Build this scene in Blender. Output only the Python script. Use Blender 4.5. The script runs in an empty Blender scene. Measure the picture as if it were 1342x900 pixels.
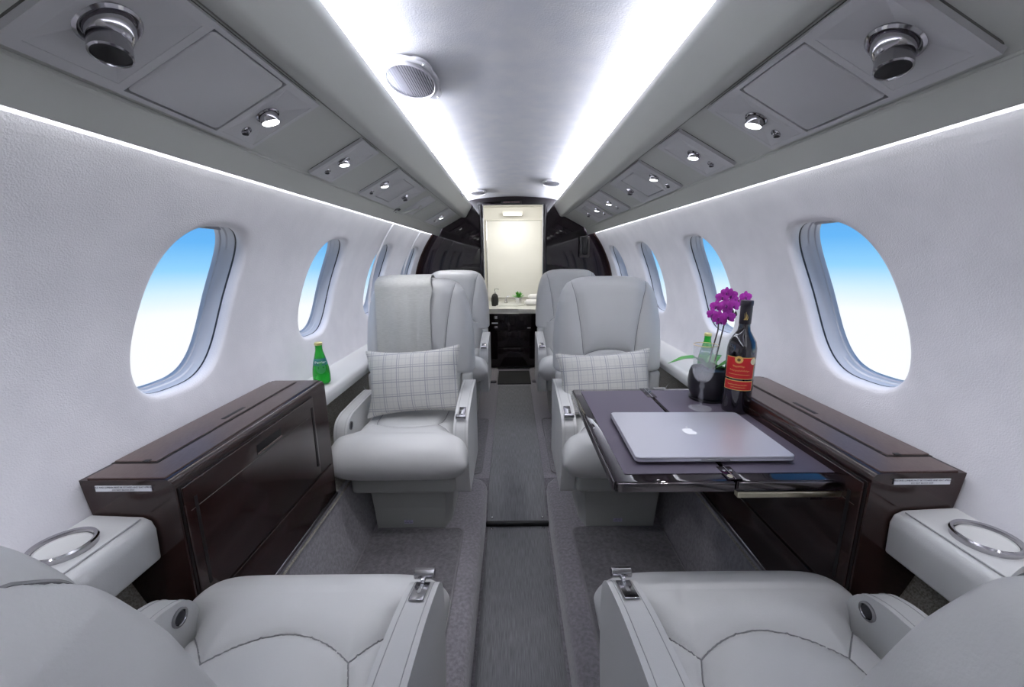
import bpy, bmesh, math, random
import numpy as np
from mathutils import Vector, Matrix
random.seed(4); np.random.seed(4)
S = bpy.context.scene
PI = math.pi
# ---------------------------------------------------------------- camera
FPX = 525.0
th = math.atan(112/FPX); ro = math.radians(.5)
F = Vector((0, math.cos(th), -math.sin(th))); R0 = Vector((1, 0, 0)); U0 = R0.cross(F)
R2 = R0*math.cos(ro) - U0*math.sin(ro); U2 = U0*math.cos(ro) + R0*math.sin(ro)
cd = bpy.data.cameras.new('camera'); cam = bpy.data.objects.new('camera', cd); S.collection.objects.link(cam)
cd.sensor_width = 36; cd.lens = 36*FPX/1342; cd.clip_start = .01
M = Matrix((R2, U2, -F)).transposed().to_4x4(); M.translation = Vector((-.018, 0, 1.10)); cam.matrix_world = M
S.camera = cam
# ---------------------------------------------------------------- view, sky, lights
S.view_settings.view_transform = 'Standard'; S.view_settings.look = 'None'
S.view_settings.gamma = 1; S.view_settings.exposure = -0.08
W = bpy.data.worlds.new('sky'); S.world = W; W.use_nodes = True
nt = W.node_tree; nt.nodes.clear()
wo = nt.nodes.new('ShaderNodeOutputWorld'); bg = nt.nodes.new('ShaderNodeBackground')
tc = nt.nodes.new('ShaderNodeTexCoord'); sp = nt.nodes.new('ShaderNodeSeparateXYZ'); mr = nt.nodes.new('ShaderNodeMapRange')
cr = nt.nodes.new('ShaderNodeValToRGB')
nt.links.new(tc.outputs['Generated'], sp.inputs[0]); nt.links.new(sp.outputs['Z'], mr.inputs[0])
mr.inputs[1].default_value = -.3; mr.inputs[2].default_value = .3
nt.links.new(mr.outputs[0], cr.inputs[0]); nt.links.new(cr.outputs[0], bg.inputs[0]); nt.links.new(bg.outputs[0], wo.inputs[0])
el = cr.color_ramp.elements
el[0].position = 0; el[0].color = (.97, .985, 1, 1)
el[1].position = .33; el[1].color = (.95, .98, 1, 1)
for p, c in ((.40, (.66, .87, 1, 1)), (.47, (.30, .66, .98, 1)), (.56, (.14, .47, .92, 1)), (.8, (.09, .33, .78, 1))):
    e = el.new(p); e.color = c
bg.inputs[1].default_value = 1.1

def area(name, loc, sx, sy, direction, power, col):
    l = bpy.data.lights.new(name, 'AREA'); l.shape = 'RECTANGLE'; l.size = sx; l.size_y = sy; l.energy = power; l.color = col
    o = bpy.data.objects.new(name, l); S.collection.objects.link(o); o.location = loc
    z = -Vector(direction).normalized(); y = Vector((0, 1, 0)); x = y.cross(z).normalized(); y = z.cross(x)
    o.rotation_euler = Matrix((x, y, z)).transposed().to_euler()
    return o
YB = 3.5        # bulkhead
Y0 = -1.4       # end of the cabin behind the camera
COOL = (.89, .91, 1)
for s in (-1, 1):
    area('cove_light', (s*.43, (YB+Y0)/2, 1.518), .03, YB-Y0-.05, (-s*1.1, 0, 1), 45, COOL)     # LED strips in the ceiling coves
    area('wall_wash_light', (s*.617, (YB+Y0)/2, 1.385), .05, YB-Y0-.05, (s*.45, 0, -1), 25, COOL)  # LED strips above the side walls
area('lavatory_light', (0, 3.80, 1.60), .45, .3, (0, .75, -1), 9, (1, .97, .92))

# ---------------------------------------------------------------- materials
def mat(name, col, rough=.5, metal=0, col2=None, nscale=50, nmap=(1,1,1), bump=0, bscale=300, coat=0, trans=0, emit=None, estr=0, ior=1.5, detail=3, sheen=0, bmap=(1,1,1), spec=None):
    m = bpy.data.materials.new(name); m.use_nodes = True; n = m.node_tree.nodes; L = m.node_tree.links
    b = n['Principled BSDF']
    b.inputs['Base Color'].default_value = (*col, 1); b.inputs['Roughness'].default_value = rough; b.inputs['Metallic'].default_value = metal
    b.inputs['Coat Weight'].default_value = coat; b.inputs['Coat Roughness'].default_value = .03
    b.inputs['Transmission Weight'].default_value = trans; b.inputs['IOR'].default_value = ior; b.inputs['Sheen Weight'].default_value = sheen
    if spec is not None: b.inputs['Specular IOR Level'].default_value = spec
    if emit: b.inputs['Emission Color'].default_value = (*emit, 1); b.inputs['Emission Strength'].default_value = estr
    t = n.new('ShaderNodeTexCoord')
    def noise(sc, mp, dt):
        mm = n.new('ShaderNodeMapping'); mm.inputs['Scale'].default_value = mp; L.new(t.outputs['Object'], mm.inputs[0])
        q = n.new('ShaderNodeTexNoise'); q.inputs['Scale'].default_value = sc; q.inputs['Detail'].default_value = dt; L.new(mm.outputs[0], q.inputs['Vector']); return q
    if col2:
        q = noise(nscale, nmap, detail); mx = n.new('ShaderNodeMix'); mx.data_type = 'RGBA'
        mx.inputs[6].default_value = (*col, 1); mx.inputs[7].default_value = (*col2, 1)
        rr = n.new('ShaderNodeMapRange'); rr.inputs[1].default_value = .35; rr.inputs[2].default_value = .65
        L.new(q.outputs[0], rr.inputs[0]); L.new(rr.outputs[0], mx.inputs[0]); L.new(mx.outputs[2], b.inputs['Base Color'])
    if bump:
        q = noise(bscale, bmap, 2); bp = n.new('ShaderNodeBump'); bp.inputs['Strength'].default_value = bump; bp.inputs['Distance'].default_value = .002
        L.new(q.outputs[0], bp.inputs['Height']); L.new(bp.outputs[0], b.inputs['Normal'])
    return m
leather = mat('leather', (.60,.60,.59), .40, col2=(.63,.63,.62), nscale=4, bump=.12, bscale=500)
leather2 = mat('leather_side', (.56,.56,.545), .45, bump=.12, bscale=500)
plastic = mat('seat_plastic', (.42,.43,.41), .45)
thread = mat('thread', (.25,.25,.25), .8)
stitch = mat('stitching', (.42,.42,.42), .7)
suede = mat('wall_suede', (.68,.668,.695), .85, col2=(.74,.725,.75), nscale=9, bump=.40, bscale=330, sheen=.2, detail=5)
headliner = mat('headliner_fabric', (.66,.67,.72), .9, col2=(.72,.72,.75), nscale=14, bump=.3, bscale=260)
reveal = mat('window_reveal', (.62,.61,.55), .7)
frame_m = mat('window_plastic', (.55,.56,.60), .3)
gasket = mat('gasket', (.03,.03,.035), .5)
glass = mat('window_glass', (1,1,1), 0, trans=1, ior=1.05)
binm = mat('bin_laminate', (.44,.45,.42), .5, bump=.04, bscale=700)
psum = mat('service_panel_plastic', (.47,.47,.48), .42)
groove = mat('groove_shadow_gap', (.10,.10,.09), .8)
veneer = mat('dark_veneer', (.030,.011,.009), .16, col2=(.014,.006,.005), nscale=30, nmap=(8,1,8), coat=.12, spec=.5)
veneer_top_lit = mat('lit_satin_veneer', (.105,.075,.068), .42, col2=(.080,.055,.050), nscale=60, nmap=(8,1,8), coat=.15)  # lit copy of the dark veneer: pale wall reflection put into the colour
gloss = mat('piano_black', (.008,.004,.007), .04, coat=.2)
black = mat('matt_black', (.008,.008,.009), .5)
slotm = mat('dark_recess', (.006,.005,.005), .6)
tabtop = mat('table_leather', (.085,.072,.102), .5, bump=.1, bscale=500)
chrome = mat('dark_chrome', (.42,.41,.43), .14, metal=1)
silver = mat('silver_metal', (.75,.75,.77), .22, metal=1)
gold = mat('gold_metal', (.75,.55,.22), .3, metal=1)
rail_m = mat('pale_brass', (.62,.58,.44), .28, metal=1)
alu = mat('laptop_aluminium', (.64,.64,.70), .36, metal=.75)
logo_m = mat('logo_white', (.88,.88,.9), .25)
carpet = mat('carpet', (.16,.148,.165), .95, col2=(.255,.24,.265), nscale=90, bump=1.0, bscale=420, sheen=.5, detail=5)
carpet_dk = mat('carpet_panel', (.10,.094,.102), .95, col2=(.17,.16,.172), nscale=80, bump=1.0, bscale=420, sheen=.4, detail=5)
piping = mat('carpet_piping', (.22,.21,.22), .9, bump=.5, bscale=300)
runner_m = mat('woven_runner', (.135,.135,.142), .75, col2=(.235,.235,.245), nscale=18, nmap=(34,1,1), bump=.6, bscale=60, bmap=(14,1,1), detail=4)
pebble = mat('pebbled_lining', (.20,.185,.155), .8, col2=(.36,.34,.29), nscale=260, bump=1.0, bscale=260, detail=1)
cream = mat('lavatory_laminate', (.78,.77,.72), .4)
mirror = mat('lavatory_mirror', (.80,.80,.77), .5, metal=.1, col2=(.84,.84,.81), nscale=3)
stone = mat('white_countertop', (.74,.75,.72), .25, col2=(.68,.69,.66), nscale=40)
green_glass = mat('green_glass', (.02,.42,.04), .04, trans=.55, ior=1.45, col2=(.03,.55,.05), nscale=30)
cap_m = mat('bottle_cap', (.75,.68,.30), .35, metal=.6)
teal = mat('teal_label', (.01,.16,.15), .4)
white_ink = mat('white_ink', (.75,.85,.85), .5)
wineg = mat('wine_glass_dark', (.006,.004,.008), .04, coat=1)
capsule = mat('foil_capsule', (.018,.014,.022), .35)
red = mat('red_label', (.50,.006,.010), .5)
goldink = mat('gold_ink', (.75,.52,.16), .4, metal=.3)
crystal = mat("clear_crystal", (.85,.87,.92), .02, coat=1); crystal.node_tree.nodes["Principled BSDF"].inputs["Alpha"].default_value = .13
edge_m = mat('smoked_metal_edge', (.16,.145,.15), .12, metal=1)
potm = mat('black_pot', (.014,.013,.018), .35)
petal = mat('magenta_petal', (.42,.008,.36), .55, col2=(.55,.03,.50), nscale=120, sheen=.3)
petal_dk = mat('petal_lip', (.16,.0,.16), .5)
stem_m = mat('orchid_stem', (.06,.045,.04), .6)
leaf_m = mat('leaf_green', (.05,.22,.04), .4, col2=(.07,.30,.05), nscale=40)
linen = mat('linen_throw', (.60,.60,.56), .9, col2=(.68,.68,.64), nscale=60, nmap=(1,1,9), bump=.7, bscale=260, bmap=(1,1,3), sheen=.2)
paper = mat('placard_white', (.70,.71,.74), .5)
lilac = mat('tag_lilac', (.58,.54,.72), .5)
ink = mat('dark_ink', (.03,.03,.05), .6)
redtext = mat('sign_red', (.55,.30,.32), .5)
lens = mat('lit_lens', (1,1,1), .3, emit=(1,1,1), estr=9)
lens_dim = mat('frosted_lens', (.9,.9,.95), .3, emit=(1,1,1), estr=3)
towel = mat('white_towel', (.85,.85,.86), .95, bump=.8, bscale=300)
rubber = mat('black_mat', (.012,.012,.013), .8)
handset_m = mat('handset_dark', (.045,.04,.04), .35)

def plaid():
    m = bpy.data.materials.new('plaid_linen'); m.use_nodes = True; n = m.node_tree.nodes; L = m.node_tree.links; b = n['Principled BSDF']
    b.inputs['Roughness'].default_value = .9; b.inputs['Sheen Weight'].default_value = .2
    t = n.new('ShaderNodeTexCoord'); s = n.new('ShaderNodeSeparateXYZ'); L.new(t.outputs['Object'], s.inputs[0])
    def math_(op, a, bb=None):
        q = n.new('ShaderNodeMath'); q.operation = op
        for i, v in enumerate((a, bb)):
            if v is None: continue
            if isinstance(v, (int, float)): q.inputs[i].default_value = v
            else: L.new(v, q.inputs[i])
        return q.outputs[0]
    tot = None
    for ax in ('X', 'Z'):
        for k, ofs, w, a in ((1/.058, .5, .030, .75), (1/.058, .34, .022, .55), (1/.029, .2, .03, .30), (1/.0145, .1, .05, .12)):
            fr = math_('FRACT', math_('ADD', math_('MULTIPLY', s.outputs[ax], k), ofs+20))
            ln = math_('MULTIPLY', math_('LESS_THAN', math_('ABSOLUTE', math_('SUBTRACT', fr, .5)), w), a)
            tot = ln if tot is None else math_('MAXIMUM', tot, ln)
    mx = n.new('ShaderNodeMix'); mx.data_type = 'RGBA'; L.new(tot, mx.inputs[0])
    mx.inputs[6].default_value = (.70,.69,.65,1); mx.inputs[7].default_value = (.34,.34,.38,1); L.new(mx.outputs[2], b.inputs['Base Color'])
    q = n.new('ShaderNodeTexNoise'); q.inputs['Scale'].default_value = 400; L.new(t.outputs['Object'], q.inputs['Vector'])
    bp = n.new('ShaderNodeBump'); bp.inputs['Strength'].default_value = .4; bp.inputs['Distance'].default_value = .002; L.new(q.outputs[0], bp.inputs['Height']); L.new(bp.outputs[0], b.inputs['Normal'])
    return m
plaidm = plaid()

# ---------------------------------------------------------------- helpers
C = S.collection
def tag(o, label=None, cat=None, group=None, kind=None):
    if label: o['label'] = label
    if cat: o['category'] = cat
    if group: o['group'] = group
    if kind: o['kind'] = kind
    return o
def thing(name, loc, label=None, cat=None, group=None, kind=None, rz=0):
    o = bpy.data.objects.new(name, None); C.objects.link(o); o.location = loc; o.rotation_euler = (0, 0, rz); o.empty_display_size = .05
    return tag(o, label, cat, group, kind)
def off(p):
    v = Vector((0,0,0))
    while p is not None: v += p.location; p = p.parent
    return v
def link(name, me, m, parent=None, smooth=True, auto=True):
    """geometry is given in world coordinates; a child's is shifted to its parent's origin"""
    o = bpy.data.objects.new(name, me); C.objects.link(o)
    if m: me.materials.append(m)
    if parent is not None:
        o.parent = parent; d = off(parent)
        if d.length > 0: me.transform(Matrix.Translation(-d))
    if smooth: me.shade_smooth()
    if smooth and auto: me.set_sharp_from_angle(angle=math.radians(38))
    return o
def pyd(name, V, Fc, m, parent=None, smooth=True, auto=True):
    me = bpy.data.meshes.new(name); me.from_pydata([tuple(map(float, v)) for v in V], [], Fc); me.update()
    bm = bmesh.new(); bm.from_mesh(me); bmesh.ops.recalc_face_normals(bm, faces=bm.faces); bm.to_mesh(me); bm.free()
    return link(name, me, m, parent, smooth, auto)
def fin(name, bm, m, parent=None, smooth=True):
    bmesh.ops.recalc_face_normals(bm, faces=bm.faces)
    me = bpy.data.meshes.new(name); bm.to_mesh(me); bm.free(); return link(name, me, m, parent, smooth)
def gridf(n, mm, cu=False, cv=False):
    Fc = []
    for i in range(n if cu else n-1):
        for j in range(mm if cv else mm-1):
            a, b = i, (i+1) % n; c, d = j, (j+1) % mm
            Fc.append((a*mm+c, a*mm+d, b*mm+d, b*mm+c))
    return Fc
def bbox(bm, c, s, r=0, seg=3, rot=None):
    g = bmesh.ops.create_cube(bm, size=1); vs = g['verts']
    bmesh.ops.scale(bm, vec=s, verts=vs)
    if r > 0:
        es = list({e for v in vs for e in v.link_edges})
        res = bmesh.ops.bevel(bm, geom=es, offset=min(r, min(s)*.499), segments=seg, affect='EDGES', profile=.5)
        vs = list({v for f in res['faces'] for v in f.verts} | {v for v in vs if v.is_valid})
        # collect whole island
        st = set(vs); q = list(vs)
        while q:
            v = q.pop()
            for e in v.link_edges:
                w = e.other_vert(v)
                if w not in st: st.add(w); q.append(w)
        vs = list(st)
    if rot is not None: bmesh.ops.rotate(bm, verts=vs, matrix=rot)
    bmesh.ops.translate(bm, vec=c, verts=vs); return vs
def box(name, c, s, m, parent=None, r=0, seg=3, rot=None):
    bm = bmesh.new(); bbox(bm, c, s, r, seg, rot); return fin(name, bm, m, parent)
def prism(name, pts, a0, a1, m, parent=None, axis='y', r=0, seg=3, bm=None):
    """polygon pts in the plane across the axis, extruded from a0 to a1"""
    own = bm is None
    if own: bm = bmesh.new()
    def P(p, a):
        return (p[0], a, p[1]) if axis == 'y' else ((a, p[0], p[1]) if axis == 'x' else (p[0], p[1], a))
    A = [bm.verts.new(P(p, a0)) for p in pts]; B = [bm.verts.new(P(p, a1)) for p in pts]
    n = len(pts); es = []
    bm.faces.new(A); bm.faces.new(B[::-1])
    for i in range(n): bm.faces.new((A[i], A[(i+1) % n], B[(i+1) % n], B[i]))
    if r > 0:
        fs = set(A+B); es = [e for e in bm.edges if e.verts[0] in fs and e.verts[1] in fs]
        bmesh.ops.bevel(bm, geom=es, offset=r, segments=seg, affect='EDGES', profile=.5, clamp_overlap=True)
    if own: return fin(name, bm, m, parent)
def tubepts(pts, r, n=8, closed=False):
    pts = [Vector(p) for p in pts]; V = []; N = len(pts)
    up = Vector((0,0,1)); prev = None
    for i, p in enumerate(pts):
        t = (pts[(i+1) % N] - pts[i-1]) if closed else (pts[min(i+1, N-1)] - pts[max(i-1, 0)])
        t.normalize()
        a = prev - t*prev.dot(t) if prev is not None else t.cross(up)
        if a.length < 1e-4: a = t.cross(Vector((1,0,0)))
        a.normalize(); b = t.cross(a); prev = a
        rr = r[i] if hasattr(r, '__len__') else r
        for k in range(n):
            w = 2*PI*k/n; V.append(p + a*rr*math.cos(w) + b*rr*math.sin(w))
    Fc = gridf(N, n, closed, True)
    if not closed: Fc += [tuple(range(n)), tuple((N-1)*n+k for k in range(n))]
    return V, Fc
def tube(name, pts, r, m, parent=None, n=8, closed=False):
    V, Fc = tubepts(pts, r, n, closed); return pyd(name, V, Fc, m, parent)
def multi(name, parts, m, parent=None):
    V = []; Fc = []
    for v, f in parts:
        o = len(V); V += list(v); Fc += [tuple(i+o for i in q) for q in f]
    return pyd(name, V, Fc, m, parent)
def lathe(name, prof, loc, m, parent=None, n=32, rot=None, caps=True, ang=(0, 2*PI)):
    V = []; full = abs(ang[1]-ang[0]-2*PI) < 1e-6
    nn = n if full else n+1
    for (r, z) in prof:
        for k in range(nn):
            a = ang[0] + (ang[1]-ang[0])*k/n
            v = Vector((max(r, 1e-5)*math.cos(a), max(r, 1e-5)*math.sin(a), z))
            if rot is not None: v = rot @ v
            V.append(v + Vector(loc))
    Fc = gridf(len(prof), nn, False, full)
    return pyd(name, V, Fc, m, parent)
def text(name, s, size, loc, X, Yv, m, parent, align='CENTER', extrude=.0001):
    c = bpy.data.curves.new(name, 'FONT'); c.body = s; c.size = size; c.align_x = align; c.align_y = 'CENTER'; c.extrude = extrude; c.resolution_u = 3
    o = bpy.data.objects.new(name, c); C.objects.link(o)
    dg = bpy.context.evaluated_depsgraph_get(); me = bpy.data.meshes.new_from_object(o.evaluated_get(dg))
    bpy.data.objects.remove(o); 
    X = Vector(X).normalized(); Yv = Vector(Yv).normalized(); Z = X.cross(Yv)
    T = Matrix((X, Yv, Z)).transposed().to_4x4(); T.translation = Vector(loc); me.transform(T)
    return link(name, me, m, parent, smooth=False)
def copy_tree(o, parent=None):
    c = o.copy(); C.objects.link(c); c.parent = parent
    for ch in list(o.children): copy_tree(ch, c)
    return c
def rrect(cx, cy, hx, hy, r, n=6):
    P = []
    for (sx, sy, a0) in ((1,1,0), (-1,1,90), (-1,-1,180), (1,-1,270)):
        for k in range(n+1):
            a = math.radians(a0+90*k/n); P.append((cx+sx*(hx-r)+r*math.cos(a), cy+sy*(hy-r)+r*math.sin(a)))
    return P

# ================================================================ SETTING
RC, ZC = .84, .78
def wx(z): return math.sqrt(max(RC*RC-(z-ZC)**2, 0))
WIN_Y = [1.0+.69*k for k in range(4)]; HP = .345
A_BOT = math.asin((.25-ZC)/RC); A_TOP = math.asin((1.29-ZC)/RC); A_MID = .212/RC
HY, HS = .144, .200    # half width, half height (arc length) of the opening in the lining
def onwall(s, y, arc, out=0):
    a = arc; r = RC+out
    return (s*r*math.cos(a), y, ZC+r*math.sin(a))
def ring(k, nφ=96):
    P = []
    for i in range(nφ):
        f = 2*PI*i/nφ; c, s = math.cos(f), math.sin(f); e = 2/3.0
        b = HS*k*math.copysign(abs(s)**e, s)
        P.append((HY*k*math.copysign(abs(c)**e, c)+.24*b, b))
    return P
def wall(s, name):
    V = []; Fc = []
    nφ = 96
    for yc in WIN_Y:
        base = len(V); rows = []
        y0, y1 = -HP, HP; s0 = (A_BOT-A_MID)*RC; s1 = (A_TOP-A_MID)*RC
        outer = []
        nside = nφ//4
        # boundary points of the cell, walked in the same order as the ring
        for i in range(nφ):
            f = 2*PI*i/nφ; q = math.cos(f), math.sin(f)
            m_ = max(abs(q[0]), abs(q[1])); u, v = q[0]/m_, q[1]/m_
            outer.append((u*y1, v*s1 if v > 0 else -v*s0))
        inner = ring(1.0)
        specs = []
        for t in (1, .8, .6, .42, .28, .17, .10): specs.append((t, 0))
        for t, d in specs:
            rows.append([((1-t)*a[0]*1.10+t*b[0], (1-t)*a[1]*1.10+t*b[1], d) for a, b in zip(inner, outer)])
        for k, d in ((1.10, 0), (1.07, .001), (1.04, .003), (1.016, .009), (1.004, .018), (1.0, .028), (1.03, .034)):
            rows.append([(a[0]*k, a[1]*k, d) for a in inner])
        for r_ in rows:
            for (a, b, d) in r_: V.append(onwall(s, yc+a, A_MID+b/RC, d))
        Fc += [tuple(x+base for x in q) for q in gridf(len(rows), nφ, False, True)]
    # plain stretch beside and behind the camera, and the upper return above the light gap
    ar = sorted({round(A_MID+b/RC, 7) for a, b in outer if a > HP-1e-6})
    for ys in (np.linspace(Y0, WIN_Y[0]-HP, 30), np.linspace(WIN_Y[-1]+HP, YB+.05, 4)):
        base = len(V)
        for y in ys:
            for a in ar: V.append(onwall(s, y, a))
        Fc += [tuple(x+base for x in q) for q in gridf(len(ys), len(ar))]
    base = len(V); xt = wx(1.29)
    for y in (Y0, YB+.05):
        for p in ((xt, 1.29), (xt-.002, 1.31), (xt-.002, 1.40), (.60, 1.46), (.46, 1.60)): V.append((s*p[0], y, p[1]))
    Fc += [tuple(x+base for x in q) for q in gridf(2, 5)]
    me = bpy.data.meshes.new(name); me.from_pydata(V, [], Fc); me.update()
    bm = bmesh.new(); bm.from_mesh(me); bmesh.ops.remove_doubles(bm, verts=bm.verts, dist=.0004); bmesh.ops.recalc_face_normals(bm, faces=bm.faces); bm.to_mesh(me); bm.free()
    o = link(name, me, suede, None, True, False); o['kind'] = 'structure'; return o
wall(-1, 'wall_left'); wall(1, 'wall_right')

def window(s, yc, n):
    root = thing('window_%d' % n, onwall(s, yc, A_MID, .06), kind='structure')
    def rings(specs, name, m, cap=False):
        V = []
        for k, d in specs:
            for a, b in ring(k, 72): V.append(onwall(s, yc+a, A_MID+b/RC, d))
        Fc = gridf(len(specs), 72, False, True)
        if cap: Fc += [tuple((len(specs)-1)*72+i for i in range(72)), tuple(range(72))]
        return pyd(name, V, Fc, m, root)
    rings(((1.015,.026),(.999,.027),(.998,.031),(1.01,.033)), 'gasket', gasket)
    rings(((1.02,.034),(1.0,.032),(.992,.036),(.987,.050),(.972,.053),(.968,.066),(.955,.068),(.95,.080)), 'window_frame', frame_m)
    rings(((.08,.071),(.5,.071),(.965,.071),(.965,.075),(.5,.075),(.08,.075)), 'pane', glass, True)
    # pulled-up shade showing as a band at the top, with its finger notch
    V = []; nx = 14
    for d in (.060, .064):
        for j in range(6):
            b = HS*(.88+.088*j/5)
            w = HY*.97*(max(0, 1-(b/(HS*.975))**3.0)+.001)**(1/3.0)
            for i in range(nx): V.append(onwall(s, yc+.24*b-w+2*w*i/(nx-1), A_MID+b/RC, d))
    Fc = gridf(6, nx)+[tuple(x+6*nx for x in q) for q in gridf(6, nx)]
    Fc += [(i, i+1, 6*nx+i+1, 6*nx+i) for i in range(nx-1)]
    sh = pyd('window_shade', V, Fc, frame_m, root)
    V = [onwall(s, yc+.044+a, A_MID+(HS*.915+b)/RC, .0595) for a, b in rrect(0, 0, .030, .0045, .004, 4)]
    V2 = [onwall(s, yc+.044+a*.9, A_MID+(HS*.915+b*.6)/RC, .056) for a, b in rrect(0, 0, .030, .0045, .004, 4)]
    N = len(V); pyd('finger_grip', V+V2, gridf(2, N, False, True)+[tuple(range(N, 2*N))], plastic, sh)
n = 1
for s in (-1, 1):
    for yc in WIN_Y:
        window(s, yc, n); n += 1

# lower lining of pebbled fabric, carpeted foot of the wall
for s, nm in ((-1, 'left'), (1, 'right')):
    V = []; ar = np.linspace(math.asin((.25-ZC)/RC), math.asin((.60-ZC)/RC), 16); ys = (Y0, YB)
    for y in ys:
        for a in ar: V.append(onwall(s, y, a, -.004))
    o = pyd('trim_%d' % (1 if s < 0 else 2), V, gridf(2, 16), pebble); o['kind'] = 'structure'
    # carpeted kick panel rising from the floor
    pts = [(.59, -.02), (.600, .0), (.635, .12), (.652, .25), (.655, .27), (.70, .27), (.72, -.02)]
    o = prism('baseboard_'+nm, [(s*x, z) for x, z in pts], Y0, YB, carpet); o['kind'] = 'structure'
    # white ledge below the windows, behind the cabinet
    pts = [(.700, .575), (.697, .60), (.703, .617), (.715, .624), (.845, .640), (.835, .56), (.73, .565)]
    o = prism('trim_%d' % (3 if s < 0 else 4), [(s*x, z) for x, z in pts], 1.305, YB-.005, leather, r=.006, seg=3); o['kind'] = 'structure'
    V = []   # dark veneer arch where the wall meets the bulkhead
    for y, o_ in ((YB-.115, .002), (YB-.112, -.010), (YB-.100, -.013), (YB-.001, -.013)):
        for a in np.linspace(math.asin((.64-ZC)/RC), A_TOP+.02, 40): V.append(onwall(s, y, a, o_))
    o = pyd('trim_%d' % (9 if s < 0 else 10), V, gridf(4, 40), veneer); o['kind'] = 'structure'
    # arched seam of the wall lining at the exit door frame
    if s < 0:
        for k, ys_ in ((5, 2.30), (6, 2.98)):
            V = []
            for y, o_ in ((ys_-.010, .002), (ys_-.006, -.006), (ys_+.006, -.006), (ys_+.010, .002)):
                for a in np.linspace(math.asin((.64-ZC)/RC), A_TOP, 40): V.append(onwall(s, y, a, o_))
            o = pyd('trim_%d' % k, V, gridf(4, 40), suede); o['kind'] = 'structure'

# ceiling
V = []
for y in (Y0, YB):
    for x in np.linspace(-.47, .47, 41): V.append((x, y, 1.600-.048*(x/.47)**2))
o = pyd('ceiling', V, gridf(2, 41), headliner); o['kind'] = 'structure'
# closed end behind the camera
o = box('wall_front', (0, Y0-.02, .8), (1.8, .04, 1.9), cream); o['kind'] = 'structure'

# floor: sunken aisle well, ramp, wide floor behind
V = []; prof = [(Y0, -.12), (1.64, -.12), (1.86, 0), (YB+.02, 0)]
V = [(x, y, z) for y, z in prof for x in (-.62, .62)] + [(x, y, z-.08) for y, z in prof for x in (-.62, .62)]
o = pyd('floor', V, gridf(4, 2)+[tuple(i+8 for i in q) for q in gridf(4, 2)]+[(0,1,9,8),(6,7,15,14)], carpet, smooth=False); o['kind'] = 'structure'
def plinth(s):
    pts = [(.147, -.12), (.147, -.035), (.152, -.015), (.163, -.004), (.178, 0), (.605, 0), (.605, -.12)]
    bm = bmesh.new()
    V = []
    ys = [(Y0, 0)]+[(1.80+.06*math.sin(a), .05*(1-math.cos(a))) for a in np.linspace(0, PI/2, 7)]
    for y, ins in ys:
        for i, (x, z) in enumerate(pts): V.append((s*(x+ins*(1 if i < 5 else 0)), y, z))
    Fc = gridf(len(ys), len(pts))+[tuple(range(len(pts))), tuple((len(ys)-1)*len(pts)+i for i in range(len(pts)))]
    o = pyd('trim_%d' % (7 if s < 0 else 8), V, Fc, carpet); o['kind'] = 'structure'
plinth(-1); plinth(1)
# woven runner in two lengths
def runner(name, prof, hw, label):
    V = []
    for y, z in prof:
        for x, dz in ((-hw, .0), (-hw+.001, .004), (hw-.001, .004), (hw, 0)): V.append((x, y, z+dz))
    o = pyd(name, V, gridf(len(prof), 4)+[(0,1,2,3), tuple(4*(len(prof)-1)+i for i in range(4))], runner_m)
    tag(o, label, 'aisle runner')
runner('aisle_runner', [(Y0, -.119), (1.635, -.119)], .138, 'grey woven aisle runner in the sunken well between the near seats')
runner('aisle_runner', [(1.655, -.105), (1.86, .002), (2.2, .002), (3.36, .002)], .140, 'grey woven aisle runner rising over the ramp to the lavatory door')
t = thing('threshold_strip', (0, 1.645, -.115), 'black threshold strip with four screws across the foot of the aisle ramp', 'threshold')
box('strip', (0, 1.643, -.104), (.292, .020, .022), black, t, .006)
for x in (-.118, .118):
    for y, z in ((1.672, -.092), (1.622, -.113)):
        sc = lathe('screw', ((0,.004),(.004,.0035),(.0065,.001),(.007,-.002)), (x, y, z), silver, t, 14)
# removable carpet panels on the plinths and the rear floor, each edged with piping
def carpet_panel(x0, x1, y0, y1, label, z=0):
    t = thing('carpet_panel', ((x0+x1)/2, (y0+y1)/2, z), label, 'carpet panel')
    P = rrect((x0+x1)/2, (y0+y1)/2, abs(x1-x0)/2, (y1-y0)/2, .03, 5)
    prism('pad', P, z+.0005, z+.006, carpet_dk, t, axis='z')
    tube('piping', [(a, b, z+.005) for a, b in P], .0042, piping, t, 6, True)
carpet_panel(-.594, -.225, .10, 1.466, 'dark grey carpet panel with piped edge on the left plinth')
carpet_panel(.225, .594, .10, 1.466, 'dark grey carpet panel with piped edge on the right plinth')
carpet_panel(-.594, -.185, 1.90, 2.62, 'dark carpet panel with piped edge beside the aisle behind the left pillow seat')
carpet_panel(.185, .594, 1.90, 2.62, 'dark carpet panel with piped edge beside the aisle behind the table seat')

# ---------------------------------------------------------------- bulkhead, doorway, lavatory
bm = bmesh.new()
DW, DT = .262, 1.532
for s in (-1, 1):
    pts = [(s*DW, -.12), (s*DW, 1.60), (s*.5, 1.60), (s*.9, 1.40), (s*.9, -.12)]
    prism('', pts, YB, YB+.04, None, bm=bm)
prism('', [(-DW, DT), (-DW, 1.62), (DW, 1.62), (DW, DT)], YB, YB+.04, None, bm=bm)
o = fin('wall_back', bm, gloss, smooth=False); o['kind'] = 'structure'
d = thing('door_1', (0, YB, 0), kind='structure')
for s in (-1, 1):
    box('door_post', (s*(DW+.006), YB-.008, .76), (.03, .05, 1.55), gloss, d, .008)
    box('edge_strip', (s*(DW-.012), YB+.01, .76), (.006, .05, 1.55), silver, d, .002)
box('door_header', (0, YB+.005, DT+.004), (2*DW, .03, .010), gloss, d, .003)
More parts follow.
